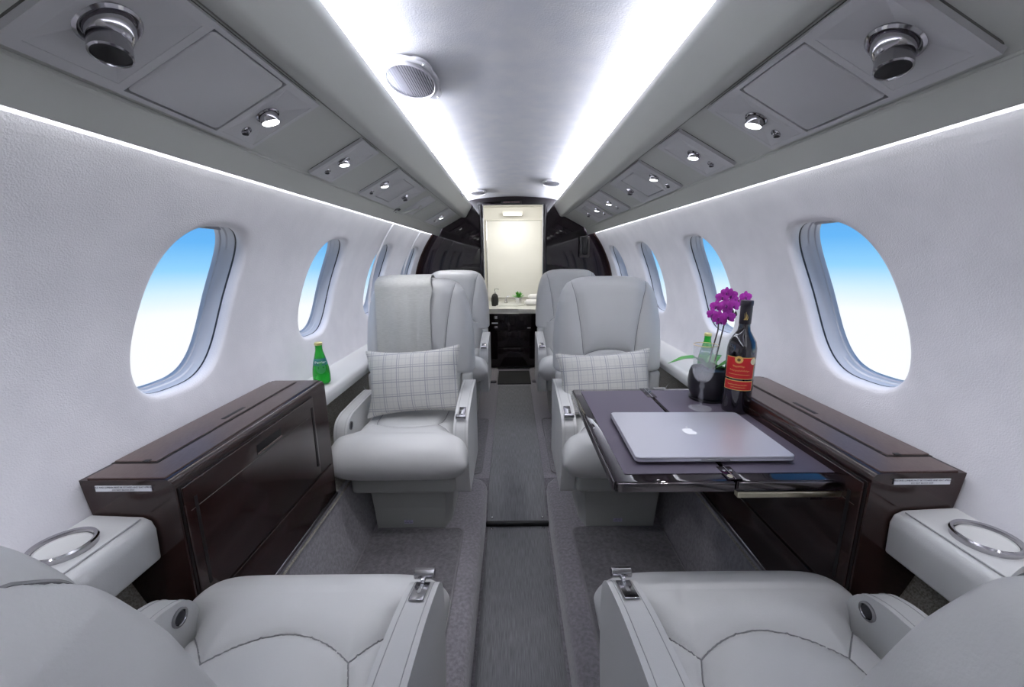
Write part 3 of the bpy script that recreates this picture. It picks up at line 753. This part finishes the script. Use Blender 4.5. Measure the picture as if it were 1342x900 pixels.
def backrest(root, zt, rec=0):
    zb = .585; nr, nc, nb = 110, 130, 30
    q = np.linspace(0, 1, nr); Z = zb+(zt-zb)*(1-(1-q)**1.8)
    tf = np.sin(np.linspace(-PI/2, PI/2, nc)*.985)/math.sin(PI/2*.985); tb = -np.sin(np.linspace(-PI/2, PI/2, nb+2)*.985)[1:-1]/math.sin(PI/2*.985)
    sl = seam_z(zt); sm = [polyl(sl), polyl([(-a, b) for a, b in sl])]
    za = .600; arc = polyl([(.158*math.cos(a), za+.088*math.sin(a)) for a in np.linspace(0, PI, 40)], 90)
    arc = arc[arc[:, 1] > zb-.01]
    V = []; seam_all = np.concatenate([sm[0], sm[1], arc])
    rows = []
    for i, z in enumerate(Z):
        h = zt-z; w = np.interp(h, *WT)*(.94 if rec else 1)
        T = .125*(1-max(0, 1-h/.075)**2.6)**(1/2.2) if h < .075 else .125
        T = max(T, .004); kb = min(1, (z-zb)/.012); T *= .82+.18*math.sqrt(max(0, 1-(1-kb)**2)); w *= .965+.035*kb
        yf = .185+(.055+rec)*(z-.45)/.55
        for t in tf:
            e = (1-abs(t)**5)**(1/2.3)
            x = w*t; y = yf+.0625-(T/2)*e - .030*abs(t)**2.2*e*min(1, h/.1+.3)
            rows.append((x, y, z, 1))
        for t in tb:
            e = (1-abs(t)**4)**(1/2.3); rows.append((w*t, yf+.0625+(T/2)*e, z, 0))
    A = np.array(rows).reshape(nr, nc+nb, 4)
    d = dist(A[..., [0, 2]], seam_all); g = groove_disp(d)*A[..., 3]
    ed = np.clip((np.interp(zt-A[..., 2], *WT)-np.abs(A[..., 0]))/.03, 0, 1)*np.clip((zt-A[..., 2])/.03, 0, 1)
    # the outer lumbar pad swells a little, the side wings puff forward
    A[..., 1] += g*ed
    V = A[..., :3].reshape(-1, 3); Fc = gridf(nr, nc+nb, False, True)
    cls = []
    for f in Fc:
        c = A.reshape(-1, 4)[list(f)].mean(0); k = 0
        if c[3] > .5:
            xs = np.interp(c[2], [b for a, b in sl[::-1]], [a for a, b in sl[::-1]])
            inarc = (c[0]/.158)**2+((c[2]-za)/.088)**2 < 1
            if inarc: k = 2
            elif abs(c[0]) < xs and c[2] < zt-.024 and c[2] > zt-.345-.03: k = 1
        cls.append(k)
    Fc = fixn(V, Fc, np.array([0, .26, .8]))
    N = nc+nb; caps = [tuple(range(N)), tuple(reversed(range((nr-1)*N, nr*N)))]
    split_faces((('backrest', leather), ('headrest_panel', leather), ('lumbar_pad', leather)), V, Fc+caps, cls+[0, 0], root)
    # seam threads
    F2 = A[:, :nc, :3].reshape(-1, 3)
    def on(L, dy=-.0010):
        out = []
        for a, b in L:
            i = np.argmin((F2[:, 0]-a)**2+(F2[:, 2]-b)**2); out.append((a, F2[i, 1]+dy, b))
        out = np.array(out); k = np.array([.25,.5,.25]); out[1:-1, 1] = out[:-2, 1]*.25+out[1:-1, 1]*.5+out[2:, 1]*.25
        return [tuple(v) for v in out]
    for L in (sm[0], sm[1], arc[3:-3]): tube('seam', on(L), .0013, thread, root, 5)
def lowerback(root):
    nr, nc = 26, 60; rows = []
    for i in range(nr):
        z = .40+.23*i/(nr-1); w = .196
        for j in range(nc):
            a = 2*PI*j/nc; c, s_ = math.cos(a), math.sin(a)
            x = w*math.copysign(abs(c)**.45, c); y = .225+.055*(z-.45)/.55+.055*math.copysign(abs(s_)**.7, s_)
            if s_ < 0: y += .006*math.exp(-((abs(x)-.12)/.012)**2)
            rows.append((x, y, z))
    pyd('lower_back', rows, gridf(nr, nc, False, True)+[tuple(range(nc)), tuple(range((nr-1)*nc, nr*nc))], leather, root)
def cushion(root):
    prof = []
    for y in np.linspace(.20, -.175, 70): prof.append((y, .452+.016*np.exp(-((y+.14)/.09)**2), 1))
    for a in np.linspace(90, 270, 36)[1:-1]: prof.append((-.175+.098*math.cos(math.radians(a)), .377+.091*math.sin(math.radians(a)), 1 if a < 130 else 0))
    for y in np.linspace(-.175, .20, 14): prof.append((y, .286, 0))
    for z in np.linspace(.30, .44, 6): prof.append((.205, z, 0))
    prof = np.array(prof); n_, m_ = len(prof), 110
    t = np.sin(np.linspace(-PI/2, PI/2, m_)*.985)/math.sin(PI/2*.985)
    hw = lambda y: .198+.060/(1+np.exp((y+.160)/.008))
    A = np.zeros((n_, m_, 4)); zm = .37
    for j, tt in enumerate(t):
        e = (1-abs(tt)**7)**(1/2.4)
        A[:, j, 0] = hw(prof[:, 0])*tt
        A[:, j, 1] = prof[:, 0]+(1-e)*.028*(prof[:, 0] < -.1)*np.clip((-.1-prof[:, 0])/.1, 0, 1)
        A[:, j, 2] = zm+(prof[:, 1]-zm)*(e*.86+.14*(e > 0) if False else max(e, .02))
        A[:, j, 3] = prof[:, 2]
    arc = [(x, -.052-.045*(1-(x/.122)**2)) for x in np.linspace(-.122, .122, 30)]
    sides = [[(sx*.122, -.052), (sx*.150, -.082), (sx*.178, -.110), (sx*.197, -.125)] for sx in (-1, 1)]
    backs = [[(sx*.122, -.052), (sx*.134, -.02), (sx*.140, .03), (sx*.142, .17)] for sx in (-1, 1)]
    Ls = [polyl(arc, 80)]+[polyl(q, 40) for q in sides]+[polyl(q, 60) for q in backs]
    d = dist(A[..., :2], np.concatenate(Ls)); top = (A[..., 3] > .5)*(A[..., 2] > .40)
    A[..., 2] -= 1.25*groove_disp(d)*top
    ins = (np.abs(A[..., 0]) < .14)*(A[..., 1] > -.09)*top
    V = A[..., :3].reshape(-1, 3); Fc = gridf(n_, m_, True, False); cls = []
    B = A.reshape(-1, 4)
    for f in Fc:
        c = B[list(f)].mean(0); k = 0
        if c[3] > .9 and c[2] > .40:
            x, y = abs(c[0]), c[1]
            yi = -.052-.045*(1-(x/.122)**2)
            if x < .122 and y > yi: k = 1
            elif x < np.interp(y, [-.052, -.02, .03, .17], [.122, .134, .140, .142]) and y > -.052: k = 1
            elif x >= .122 and y > np.interp(x, [.122, .150, .178, .197], [-.052, -.082, -.110, -.125]): k = 2 if c[0] > 0 else 3
        cls.append(k)
    Fc = fixn(V, Fc, np.array([0, 0, .37]))
    split_faces((('seat_cushion', leather), ('seat_insert', leather), ('side_bolster', leather), ('side_bolster', leather)), V, Fc, cls, root)
    F2 = V[B[:, 3] > .5]; F2 = F2[F2[:, 2] > .40]
    for L in Ls:
        out = []
        for a, b in L:
            i = np.argmin((F2[:, 0]-a)**2+(F2[:, 1]-b)**2); out.append((a, b, F2[i, 2]+.0008))
        tube('seam', out, .0013, thread, root, 5)
def arm(root, sx, zt, top0, w, ctrl):
    """armrest on side sx; profile in y,z"""
    if ctrl:
        pr = [(-.150,.20),(-.178,.30),(-.190,.42),(-.182,.475),(-.155,.505),(-.06,.535),(.08,.558),(.19,.56),(.205,.545),(.205,.20)]
        rr = [.01,.05,.04,.03,.03,.1,.1,.02,.01,.01]
    else:
        pr = [(-.135,.30),(-.160,.38),(-.158,.455),(-.135,.492),(-.09,.508),(.06,.515),(.19,.515),(.205,.50),(.205,.24),(-.08,.24)]
        rr = [.03,.05,.04,.04,.04,.06,.03,.01,.01,.03]
    P = smoothpoly(pr, rr, 4)
    x0 = sx*.203; x1 = sx*(.203+w)
    bm = bmesh.new(); prism('', P, min(x0, x1), max(x0, x1), None, axis='x', bm=bm, r=.009, seg=3)
    a = fin('armrest', bm, leather2 if False else leather, root)
    # stitched edge
    edge = [p for p in P if p[1] > .40]
    for xx in (x0+sx*.010, x1-sx*.010):
        ys = sorted(edge); L = [(xx, y, z+.0004) for y, z in ys if z > np.interp(y, [-.2, -.1, .2], [.40, .45, .48])]
        if len(L) > 2: tube('stitch_line', L, .0008, stitch, a, 4)
    xm = (x0+x1)/2
    if ctrl:
        sl = math.atan2(.03, .095); rot = Matrix.Rotation(sl, 3, 'X')
        pc = Vector((xm, -.115, .5215))
        box('control_plate', pc, (.026, .060, .003), chrome, a, .0012, rot=rot)
        box('control_slot', pc+rot @ Vector((0, -.006, .0018)), (.006, .030, .0012), silver, a, rot=rot)
        box('lever_stem', pc+rot @ Vector((0, -.030, .006)), (.008, .018, .008), silver, a, .002, rot=rot)
        V, Fc = tubepts([(xm-.019, -.158, .519), (xm-.018, -.158, .519), (xm+.018, -.158, .519), (xm+.019, -.158, .519)], [.008, .0095, .0095, .008], 18)
        pyd('recline_lever', V, Fc, chrome, a)
    else:
        rt = Matrix.Rotation(-sx*PI/2, 3, 'Y')
        lathe('knob_ring', ((.0165,-.001),(.0165,.003),(.013,.004),(.011,.001)), (x0-sx*.0, -.115, .470), chrome, a, 28, rot=rt)
        lathe('recline_button', ((.0112,.0005),(.0105,.003),(.004,.0045),(0,.0045)), (x0, -.115, .470), gasket, a, 24, rot=rt)
def make_seat(sx_aisle, zt, rec=0):
    """local frame: front faces -y, sx_aisle: side of the aisle armrest"""
    root = thing('cabin_seat', (0,0,0))
    # pedestal: tapered box with chamfered sides
    V = []
    for z, hx, y0, y1 in ((.001, .140, -.095, .16), (.10, .146, -.100, .17), (.215, .152, -.115, .18)):
        V += [(-hx, y0, z), (hx, y0, z), (hx+.022, y0+.07, z), (hx+.022, y1, z), (-hx-.022, y1, z), (-hx-.022, y0+.07, z)]
    pyd('pedestal', V, gridf(3, 6, False, True)+[tuple(range(6)), tuple(range(12, 18))], plastic, root, smooth=False)
    tg = box('tag', (-.01, -.0985, .034), (.036, .001, .016), lilac, root)
    text('lettering', 'LIFE VEST', .0062, (-.01, -.0995, .038), (1,0,0), (0,0,1), ink, tg); text('lettering', 'UNDER SEAT', .0058, (-.01, -.0995, .031), (1,0,0), (0,0,1), ink, tg)
    box('seat_pan', (0, .01, .248), (.40, .38, .075), plastic, root, .02)
    box('back_frame', (0, .305, .50), (.36, .05, .42), plastic, root, .02)
    for s in (-1, 1): box('hinge_cover', (s*.215, .225, .52), (.05, .05, .13), leather2, root, .012)
    cushion(root); lowerback(root); backrest(root, zt, rec)
    arm(root, sx_aisle, 0, 0, .055, True); arm(root, -sx_aisle, 0, 0, .052, False)
    return root
def put(o, x, y, rz, label):
    o.location = (x, y, .006 if rz else 0); o.rotation_euler = (0, 0, rz); o['label'] = label; o['category'] = 'seat'; o['group'] = 'cabin seats'
A_ = make_seat(1, 1.015); put(A_, -.443, 1.57, 0, 'white leather seat facing the camera on the left, with throw and plaid pillow')
B_ = make_seat(-1, 1.015); put(B_, .424, 1.57, 0, 'white leather seat facing the camera on the right, behind the table')
o = copy_tree(A_); put(o, -.438, 2.77, 0, 'rear left white leather seat close to the black bulkhead')
o = copy_tree(B_); put(o, .414, 2.77, 0, 'rear right white leather seat close to the black bulkhead')
A2 = make_seat(-1, .985, .07); put(A2, -.415, .485, PI, 'near left white leather seat seen from behind, back cut by the corner')
B2 = make_seat(1, .985, .07); put(B2, .412, .485, PI, 'near right white leather seat seen from behind, back cut by the corner')

# ---------------------------------------------------------------- pillows and throw
def pillow(x, y, z, w, h, T, rot, label):
    root = thing('pillow', (0,0,0), label, 'pillow', 'plaid pillows'); n_ = 61; m_ = 45
    V = []
    for side in (-1, 1):
        for i in range(n_):
            for j in range(m_):
                u, v = -1+2*i/(n_-1), -1+2*j/(m_-1)
                pin = 1-.10*(1-abs(v)**2)*abs(u)**6 ; pin2 = 1-.13*(1-abs(u)**2)*abs(v)**6
                ear = .02*(abs(u)*abs(v))**6
                X = w/2*u*(pin+ear); Zz = h/2*v*(pin2+ear)
                b = ((1-u*u)**.55)*((1-v*v)**.55)
                wr = .004*math.sin(9*u+6*v*v)*abs(u)**2*(1-abs(v))+.003*math.sin(13*v+4*u)*abs(v)**3*(1-abs(u)**2)
                V.append((X, side*(T/2*b+.002)+(wr if b > .02 else 0), Zz))
    Fc = gridf(n_, m_)+[tuple(reversed([x_+n_*m_ for x_ in q])) for q in gridf(n_, m_)]
    edge = [i*m_ for i in range(n_)]+[(n_-1)*m_+j for j in range(1, m_)]+[i*m_+m_-1 for i in range(n_-2, -1, -1)]+[j for j in range(m_-2, 0, -1)]
    N = len(edge); Fc += [(edge[k], edge[(k+1) % N], edge[(k+1) % N]+n_*m_, edge[k]+n_*m_) for k in range(N)]
    pyd('cover', V, Fc, plaidm, root)
    rim = [V[i] for i in edge[::3]]; rim = [(a*1.005, 0, c*1.005) for a, b, c in rim]
    tube('welt', rim, .003, plaidm, root, 6, True)
    root.location = (x, y, z); root.rotation_euler = rot
pillow(-.430, 1.615, .598, .395, .275, .115, (math.radians(-17), math.radians(-3.5), 0), 'plaid cream pillow on the left seat in front of the throw')
pillow(.375, 1.625, .580, .395, .265, .115, (math.radians(-17), math.radians(-3), 0), 'plaid cream pillow on the right seat, partly hidden by the table')
def throw():
    root = thing('throw_blanket', (-.49, 1.8, 1.0), 'cream linen throw draped over the back of the left seat', 'throw')
    x0, x1 = -.628, -.380; zt = 1.015; Y = 1.57
    yf = lambda z: Y+.185+.055*(z-.45)/.55
    path = [(yf(z)-.004-.006*math.sin((z-.66)*9), z) for z in np.linspace(.64, zt-.065, 26)]
    yc = yf(zt)+.0625
    for a in np.linspace(0, PI, 18)[1:-1]: path.append((yc-.078*math.cos(a), zt-.060+.070*math.sin(a)**.8))
    path += [(yc+.085, z) for z in np.linspace(zt-.07, .72, 16)]
    V = []; n_, m_ = len(path), 26
    for L in (0, 1):
        for i, (y, z) in enumerate(path):
            for j in range(m_):
                q = j/(m_-1); x = x0+(x1-x0)*q
                dz = -.030*max(0, (abs(x+.443)-.12)/.12)**2*(1 if z > .9 else (max(0, (z-.75)/.15)))
                wob = .0022*math.sin(q*9+z*5)+.0015*math.sin(q*23)
                y2 = y+(-1 if i < 34 else 1)*(wob+.0045*L)
                x2 = x+.010*math.sin(z*6)*(q-.5)+(.012*math.exp(-((z-.96)/.03)**2)*(q > .85) if i < 30 else 0)
                V.append((x2, y2-.012*max(0, (abs(x+.443)-.1)/.1)**2*(i < 30), z+dz+.0045*L*(1 if 24 < i < 44 else 0)))
    Fc = gridf(n_, m_)+[tuple(x_+n_*m_ for x_ in q) for q in gridf(n_, m_)]
    for i in range(n_-1):
        for j in (0, m_-1): a = i*m_+j; Fc.append((a, a+m_, a+m_+n_*m_, a+n_*m_))
    for j in range(m_-1):
        for i in (0, n_-1): a = i*m_+j; Fc.append((a, a+1, a+1+n_*m_, a+n_*m_))
    pyd('cloth', V, Fc, linen, root)
throw()

# ---------------------------------------------------------------- folding table
t = thing('folding_table', (.44, 1.02, .60), 'dark lacquered fold-out table with plum leather inlay pulled from the right cabinet', 'table')
def slab(x0, x1, name):
    pr = [(x0, .729), (x1, .729), (x1, 1.311), (x0, 1.311)]
    return prism(name, pr, .632, .6585, veneer if False else gloss, t, 'z', r=.006, seg=2)
slab(.187, .4295, 'table_leaf'); slab(.4315, .693, 'table_leaf')
for (x0, x1) in ((.213, .424), (.437, .676)):
    prism('inlay', rrect((x0+x1)/2, 1.02, (x1-x0)/2, .264, .004, 2), .6575, .6602, tabtop, t, 'z')
# mirror-bright bevel along the free edges
box('edge_band', (.310, .7285, .6455), (.236, .004, .020), edge_m, t, .0015)
box('edge_band', (.1865, 1.02, .6455), (.004, .57, .020), edge_m, t, .0015)
box('edge_band', (.560, .7285, .6485), (.250, .004, .014), edge_m, t, .0015)
box('support_rail', (.556, .738, .6245), (.236, .014, .013), rail_m, t, .002)
box('support_bracket', (.63, .752, .612), (.07, .012, .022), gloss, t, .004)
for yy, ln in ((.757, .05), (1.262, .09)):
    h = box('hinge_plate', (.4305, yy, .6600), (.030, ln, .0025), gloss, t, .001)
    box('hinge_line', (.4305, yy, .6615), (.0022, ln, .001), silver, h)
    for dx in (-.007, .007): lathe('screw', ((0,.0012),(.0025,.001),(.003,0)), (.4305+dx, yy+ln*.15, .6612), silver, h, 12)
lathe('latch_button', ((0,.002),(.005,.0015),(.006,0)), (.4245, .742, .6612), rail_m, t, 18)
# inner sliding arms below the leaf
for yy in (.86, 1.18): box('slide_arm', (.56, yy, .626), (.22, .022, .010), chrome, t, .002)

# laptop
lt = thing('laptop', (.423, .92, .6605), 'closed silver laptop lying on the fold-out table', 'laptop')
c0, c1, c2, c3 = [(.2465,.792), (.592,.791), (.598,1.043), (.254,1.050)]
def lap(u, v): 
    a = Vector(c0)*(1-u)*(1-v)+Vector(c1)*u*(1-v)+Vector(c2)*u*v+Vector(c3)*(1-u)*v; return a
def lapslab(name, z0, z1, ins0, r_=.012):
    base = rrect(.5, .5, .5, .5, .035, 6); V = []
    for z, k in ((z0, ins0), (z0+(z1-z0)*.45, 0), (z1-.0015, 0), (z1, .004)):
        for u, v in base:
            p = lap(.5+(u-.5)*(1-2*k), .5+(v-.5)*(1-2.6*k)); V.append((p[0], p[1], z))
    N = len(base); return pyd(name, V, gridf(4, N, False, True)+[tuple(range(N)), tuple(range(3*N, 4*N))], alu, lt)
lapslab('base', .6635, .6715, .02); lid_ = lapslab('lid', .6722, .6785, 0)
for u in (.08, .92):
    for v in (.1, .9):
        p = lap(u, v); lathe('foot', ((0,0),(.006,0),(.005,.004)), (p[0], p[1], .6603), gasket, lt, 16)
p = lap(.5, .003); box('thumb_notch', (p[0], p[1]-.0003, .6705), (.062, .0016, .003), silver, lt, .0005)
ap = [(0,.50),(.10,.56),(.24,.58),(.38,.52),(.47,.42),(.36,.34),(.30,.20),(.32,.04),(.42,-.10),(.50,-.15),(.44,-.32),(.34,-.48),(.22,-.58),(.10,-.56),(0,-.52),(-.10,-.56),(-.22,-.58),(-.36,-.46),(-.46,-.28),(-.52,-.05),(-.52,.18),(-.45,.38),(-.33,.52),(-.20,.57),(-.09,.55)]
ap = smoothpoly(ap, [.05]*len(ap), 2); kk = .030
p = Vector(lap(.485, .50))
prism('logo', [(p.x+a*kk, p.y+b*kk) for a, b in ap], .6784, .6788, logo_m, lid_, 'z')
lf = [(.02,.64),(.0,.78),(.08,.92),(.22,1.0),(.22,.84),(.14,.70)]
prism('logo_leaf', [(p.x+a*kk, p.y+b*kk) for a, b in lf], .6784, .6788, logo_m, lid_, 'z')

# wine bottle
wx_, wy_, wz = .630, 1.10, .6603
t = thing('wine_bottle', (wx_, wy_, wz), 'dark wine bottle with a red and gold label on the table', 'bottle')
lathe('glass', ((0,.003),(.030,.0),(.036,.003),(.0375,.010),(.0375,.175),(.0370,.190),(.033,.208),(.024,.224),(.0165,.237),(.0145,.250),(.0142,.318),(0,.318)), (wx_, wy_, wz), wineg, t, 40)
cp = lathe('foil_capsule', ((.0148,.256),(.0152,.258),(.0152,.306),(.0162,.307),(.0162,.318),(.0150,.3205),(0,.3205)), (wx_, wy_, wz), capsule, t, 32)
fa = math.atan2(-wy_, -.018-wx_)     # angle toward the aisle and camera
def wrap(r, a, z): return (wx_+r*math.cos(a), wy_+r*math.sin(a), wz+z)
def curved(name, z0, z1, a0, a1, r, m, par, rnd=0):
    V = []
    for z in np.linspace(z0, z1, 6):
        for a in np.linspace(a0, a1, 24): V.append(wrap(r, a, z))
    for z in np.linspace(z0, z1, 6):
        for a in np.linspace(a0, a1, 24): V.append(wrap(r-.0006, a, z))
    return pyd(name, V, gridf(6, 24)+[tuple(reversed([q_+144 for q_ in q])) for q in gridf(6, 24)], m, par)
for z0, z1 in ((.105, .167), (.072, .100)):
    curved('label_border', z0, z1, fa-1.05, fa+1.05, .0381, goldink, t)
    lb = curved('label', z0+.0018, z1-.0018, fa-1.0, fa+1.0, .0385, red, t)
def disc_on(a, z, r, m, par, name='medal', rr=.0388):
    V = [wrap(rr+.0012, a, z)]+[wrap(rr, a+r*math.cos(q)/rr, z+r*math.sin(q)) for q in np.linspace(0, 2*PI, 24, endpoint=False)]
    return pyd(name, V, [(0, 1+k, 1+(k+1) % 24) for k in range(24)], m, par)
disc_on(fa-.10, .160, .0105, goldink, t); disc_on(fa-.10, .160, .0045, mat('medal_dark', (.12,.09,.02), .5), t, 'medal_emblem', .0402)
disc_on(fa+.92, .156, .0095, mat('pale_gold', (.75,.68,.42), .4), t)
def script(z, a0, a1, amp, n_, par, r=.0390):
    L = [wrap(r, a0+(a1-a0)*k/120, z+amp*math.sin(k*.5*n_/10)*(.6+.4*math.sin(k*.37))) for k in range(121)]
    tube('script', L, .00035, goldink, par, 4)
script(.141, fa-.45, fa+.30, .0032, 9, t); script(.129, fa-.65, fa+.65, .0030, 9, t); script(.118, fa-.7, fa+.7, .0008, 12, t); script(.088, fa-.7, fa+.6, .0018, 12, t); script(.081, fa-.5, fa+.5, .0006, 12, t)
for sg, hgt in ((-.30, .018), (.05, .022), (.38, .016)):
    L = [wrap(.0156, fa+sg*.6+.25*math.sin(q*3)*(1-q), .268+hgt*q) for q in np.linspace(0, 1, 10)]
    tube('gold_emblem', L, [.0009*(1.2-q) for q in np.linspace(0, 1, 10)], goldink, cp, 5)

# crystal glass
gx, gy, gz = .537, 1.120, .6603
t = thing('wine_glass', (gx, gy, gz), 'clear stemmed wine glass with a gold rim in front of the orchid pot', 'glass')
lathe('bowl', ((0,.082),(.010,.084),(.020,.092),(.0265,.108),(.0295,.130),(.0310,.160),(.0325,.192),(.0317,.192),(.0302,.160),(.0287,.130),(.0255,.109),(.0190,.094),(.009,.0865),(0,.086)), (gx, gy, gz), crystal, t, 40)
lathe('stem', ((.0,.002),(.0035,.004),(.0045,.020),(.008,.034),(.005,.046),(.0045,.058),(.0085,.068),(.0055,.076),(.006,.0815),(0,.0815)), (gx, gy, gz), crystal, t, 10)
lathe('foot', ((0,.0),(.030,.0),(.0315,.0012),(.028,.0028),(.010,.0050),(.0,.006)), (gx, gy, gz), crystal, t, 40)
tube('gold_rim', [(gx+.0321*math.cos(a), gy+.0321*math.sin(a), gz+.1925) for a in np.linspace(0, 2*PI, 40, endpoint=False)], .0008, gold, t, 6, True)
for k in range(20):
    a = 2*PI*k/20
    tube('cut_flute', [(gx+r*math.cos(a+q), gy+r*math.sin(a+q), gz+z) for r, z, q in ((.0112,.0838,0),(.0205,.0915,.1),(.0270,.108,.16),(.0298,.126,.1))], .0010, crystal, t, 5)

# orchid
ox, oy, oz = .598, 1.205, .6603
t = thing('potted_orchid', (ox, oy, oz), 'magenta orchid in a round black pot behind the wine bottle', 'plant')
lathe('pot', ((0,0),(.040,0),(.045,.004),(.058,.030),(.0605,.055),(.058,.085),(.053,.100),(.050,.100),(.050,.090),(0,.088)), (ox, oy, oz), potm, t, 40)
lathe('saucer', ((0,0),(.052,0),(.054,.006),(.045,.008)), (ox, oy, oz), potm, t, 40)
stems = [[(ox-.006,oy,.755),(ox+.000,oy-.002,.81),(ox+.012,oy-.004,.88),(ox+.012,oy,.945),(ox+.004,oy,.985)],
         [(ox+.010,oy,.755),(ox+.020,oy,.82),(ox+.030,oy,.89),(ox+.040,oy,.95),(ox+.060,oy+.002,.985),(ox+.068,oy,.965)]]
for L in stems:
    Lp = polyl(L, 24); tube('stem', [tuple(v) for v in Lp], [.0026-.0010*k/23 for k in range(24)], stem_m, t)
def leaf(pts, w, name='leaf'):
    Lp = polyl(pts, 16); V = []
    for i, p in enumerate(Lp):
        q = i/15; ww = w*math.sin(PI*min(.98, max(.03, q**.8)))
        d_ = Lp[min(i+1, 15)]-Lp[max(i-1, 0)]; sd = np.cross(d_, [0,0,1]); sd = sd/np.linalg.norm(sd)
        for k, dz in ((-1, .15), (-.5, .03), (0, -.08), (.5, .03), (1, .15)): V.append(p+sd*ww*k+np.array([0,0,ww*dz*1.0]))
    V2 = [v+np.array([0,0,-.0012]) for v in V]
    o_ = pyd(name, V+V2, gridf(16, 5)+[tuple(reversed([x_+80 for x_ in q])) for q in gridf(16, 5)], leaf_m, t)
leaf([(ox-.01,oy,.762),(ox-.05,oy-.02,.80),(ox-.10,oy-.03,.800),(ox-.145,oy-.035,.785)], .017)
leaf([(ox+.01,oy-.01,.76),(ox+.025,oy-.05,.775),(ox+.028,oy-.062,.772)], .016)
leaf([(ox,oy+.01,.762),(ox+.03,oy+.03,.79),(ox+.06,oy+.05,.788)], .018)
leaf([(ox-.005,oy-.01,.76),(ox-.01,oy-.035,.79),(ox-.004,oy-.05,.783)], .014)
leaf([(ox+.02,oy,.76),(ox+.06,oy-.01,.79),(ox+.085,oy-.015,.775)], .014)
def flower(c, face, sc):
    f = Vector(face).normalized(); x = f.cross(Vector((0,0,1))).normalized(); y = x.cross(f).normalized()*-1
    y = f.cross(x)*1.0
    if y.z < 0: y = -y
    c = Vector(c); V = []; Fc = []
    def pet(ang, L, w, dz):
        o_ = len(V); nn = 7
        for i in range(nn):
            q = i/(nn-1); ww = w*math.sin(PI*(.12+.80*q))**.8 if q < 1 else w*.35
            for k in (-1, -.4, .4, 1):
                r = L*q; a = ang; px = r*math.cos(a)-ww*k*math.sin(a); py = r*math.sin(a)+ww*k*math.cos(a)
                V.append(c+x*px*sc+y*py*sc+f*sc*(dz+.10*L*math.sin(q*PI)-.25*abs(k)*ww+.0))
        Fc.extend([tuple(z_+o_ for z_ in q_) for q_ in gridf(nn, 4)])
    for a in (90, 215, 325): pet(math.radians(a), 1.0, .34, 0)
    for a in (12, 168): pet(math.radians(a), 1.0, .55, .12)
    fl = pyd('blossom', V, Fc, petal, t)
    V, Fc = tubepts([c+f*sc*.05, c+f*sc*.30-y*sc*.12, c+f*sc*.42-y*sc*.38, c+f*sc*.38-y*sc*.50], [sc*.10, sc*.17, sc*.14, sc*.04], 8); pyd('lip', V, Fc, petal_dk, fl)
fc = (-.45, -1, .05)
for dx, dy, z, sc, fx in ((-.010,-.010,.985,.019,0),(.012,-.012,.992,.020,.2),(.000,-.020,.963,.020,-.2),(-.024,-.008,.958,.019,-.5),(.020,-.016,.962,.020,.3),(-.018,-.018,.925,.021,-.3),(.006,-.022,.928,.021,.2),(-.034,-.010,.935,.018,-.8),(.012,-.004,.945,.018,.6),(.062,-.004,.985,.018,.3),(.052,.0,.965,.016,0),(.070,-.004,.955,.017,.6),(-.002,-.016,1.000,.016,0),(.030,.0,.978,.015,.5),(-.004,-.006,.912,.016,.1)):
    flower((ox+dx+.022, oy+dy, z-.005), (fc[0]+fx, fc[1], fc[2]+random.uniform(-.2,.2)), sc)
for p_ in ((ox+.052,oy,.935),(ox+.062,oy,.928)):
    lathe('bud', ((0,-.008),(.004,-.005),(.005,0),(.003,.006),(0,.009)), p_, stem_m, t, 12)

# green bottles
def scale_z(*a):
    return [(r_, z_*a[-1]) for r_, z_ in a[:-1]]
def green_bottle(x, y, z, label):
    t = thing('water_bottle', (x, y, z), label, 'bottle', 'green glass water bottles'); K = .80
    lathe('glass', scale_z((0,.004),(.026,0),(.030,.003),(.0315,.012),(.0315,.045),(.0295,.072),(.0245,.105),(.0175,.140),(.0135,.160),(.0125,.180),(.0135,.186),(.0125,.194),(0,.194), K), (x, y, z), green_glass, t, 36)
    lathe('cap', scale_z((.0138,.186),(.0148,.188),(.0140,.198),(.0120,.2005),(0,.2005), K), (x, y, z), cap_m, t, 24)
    f_ = math.atan2(-y, -.018-x)
    r_at = lambda h: float(np.interp(h, [.045,.072,.105,.140,.160], [.0315,.0295,.0245,.0175,.0135]))
    def band(z0, z1, a0, a1, m_, nm):
        V = []
        for zz in np.linspace(z0, z1, 8):
            for a in np.linspace(a0, a1, 24): V.append((x+(r_at(zz)+.0007)*math.cos(a), y+(r_at(zz)+.0007)*math.sin(a), z+K*zz))
        return pyd(nm, V, gridf(8, 24), m_, t)
    lab = band(.092, .124, f_-1.3, f_+1.3, teal, 'label')
    V = []
    for q in np.linspace(0, 2*PI, 30, endpoint=False):
        zz = .083+.030*math.sin(q); a = f_+.62*math.cos(q); V.append((x+(r_at(zz)+.0011)*math.cos(a), y+(r_at(zz)+.0011)*math.sin(a), z+K*zz))
    V.append((x+(r_at(.083)+.0013)*math.cos(f_), y+(r_at(.083)+.0013)*math.sin(f_), z+K*.083))
    pyd('front_label', V, [(30, k, (k+1) % 30) for k in range(30)], mat('green_label', (.02,.26,.06), .4), t)
    X = Vector((-math.sin(f_), math.cos(f_), 0)); Zu = Vector((0,0,1)); rr = r_at(.108)+.0030
    text('lettering', 'Perrier', .0135, (x+rr*math.cos(f_), y+rr*math.sin(f_), z+K*.108), X, Zu, white_ink, t, extrude=.0006)
green_bottle(-.757, 1.495, .633, 'green glass water bottle with gold cap on the left white ledge')
green_bottle(.785, 1.61, .6335, 'green glass water bottle behind the wine glass on the right')
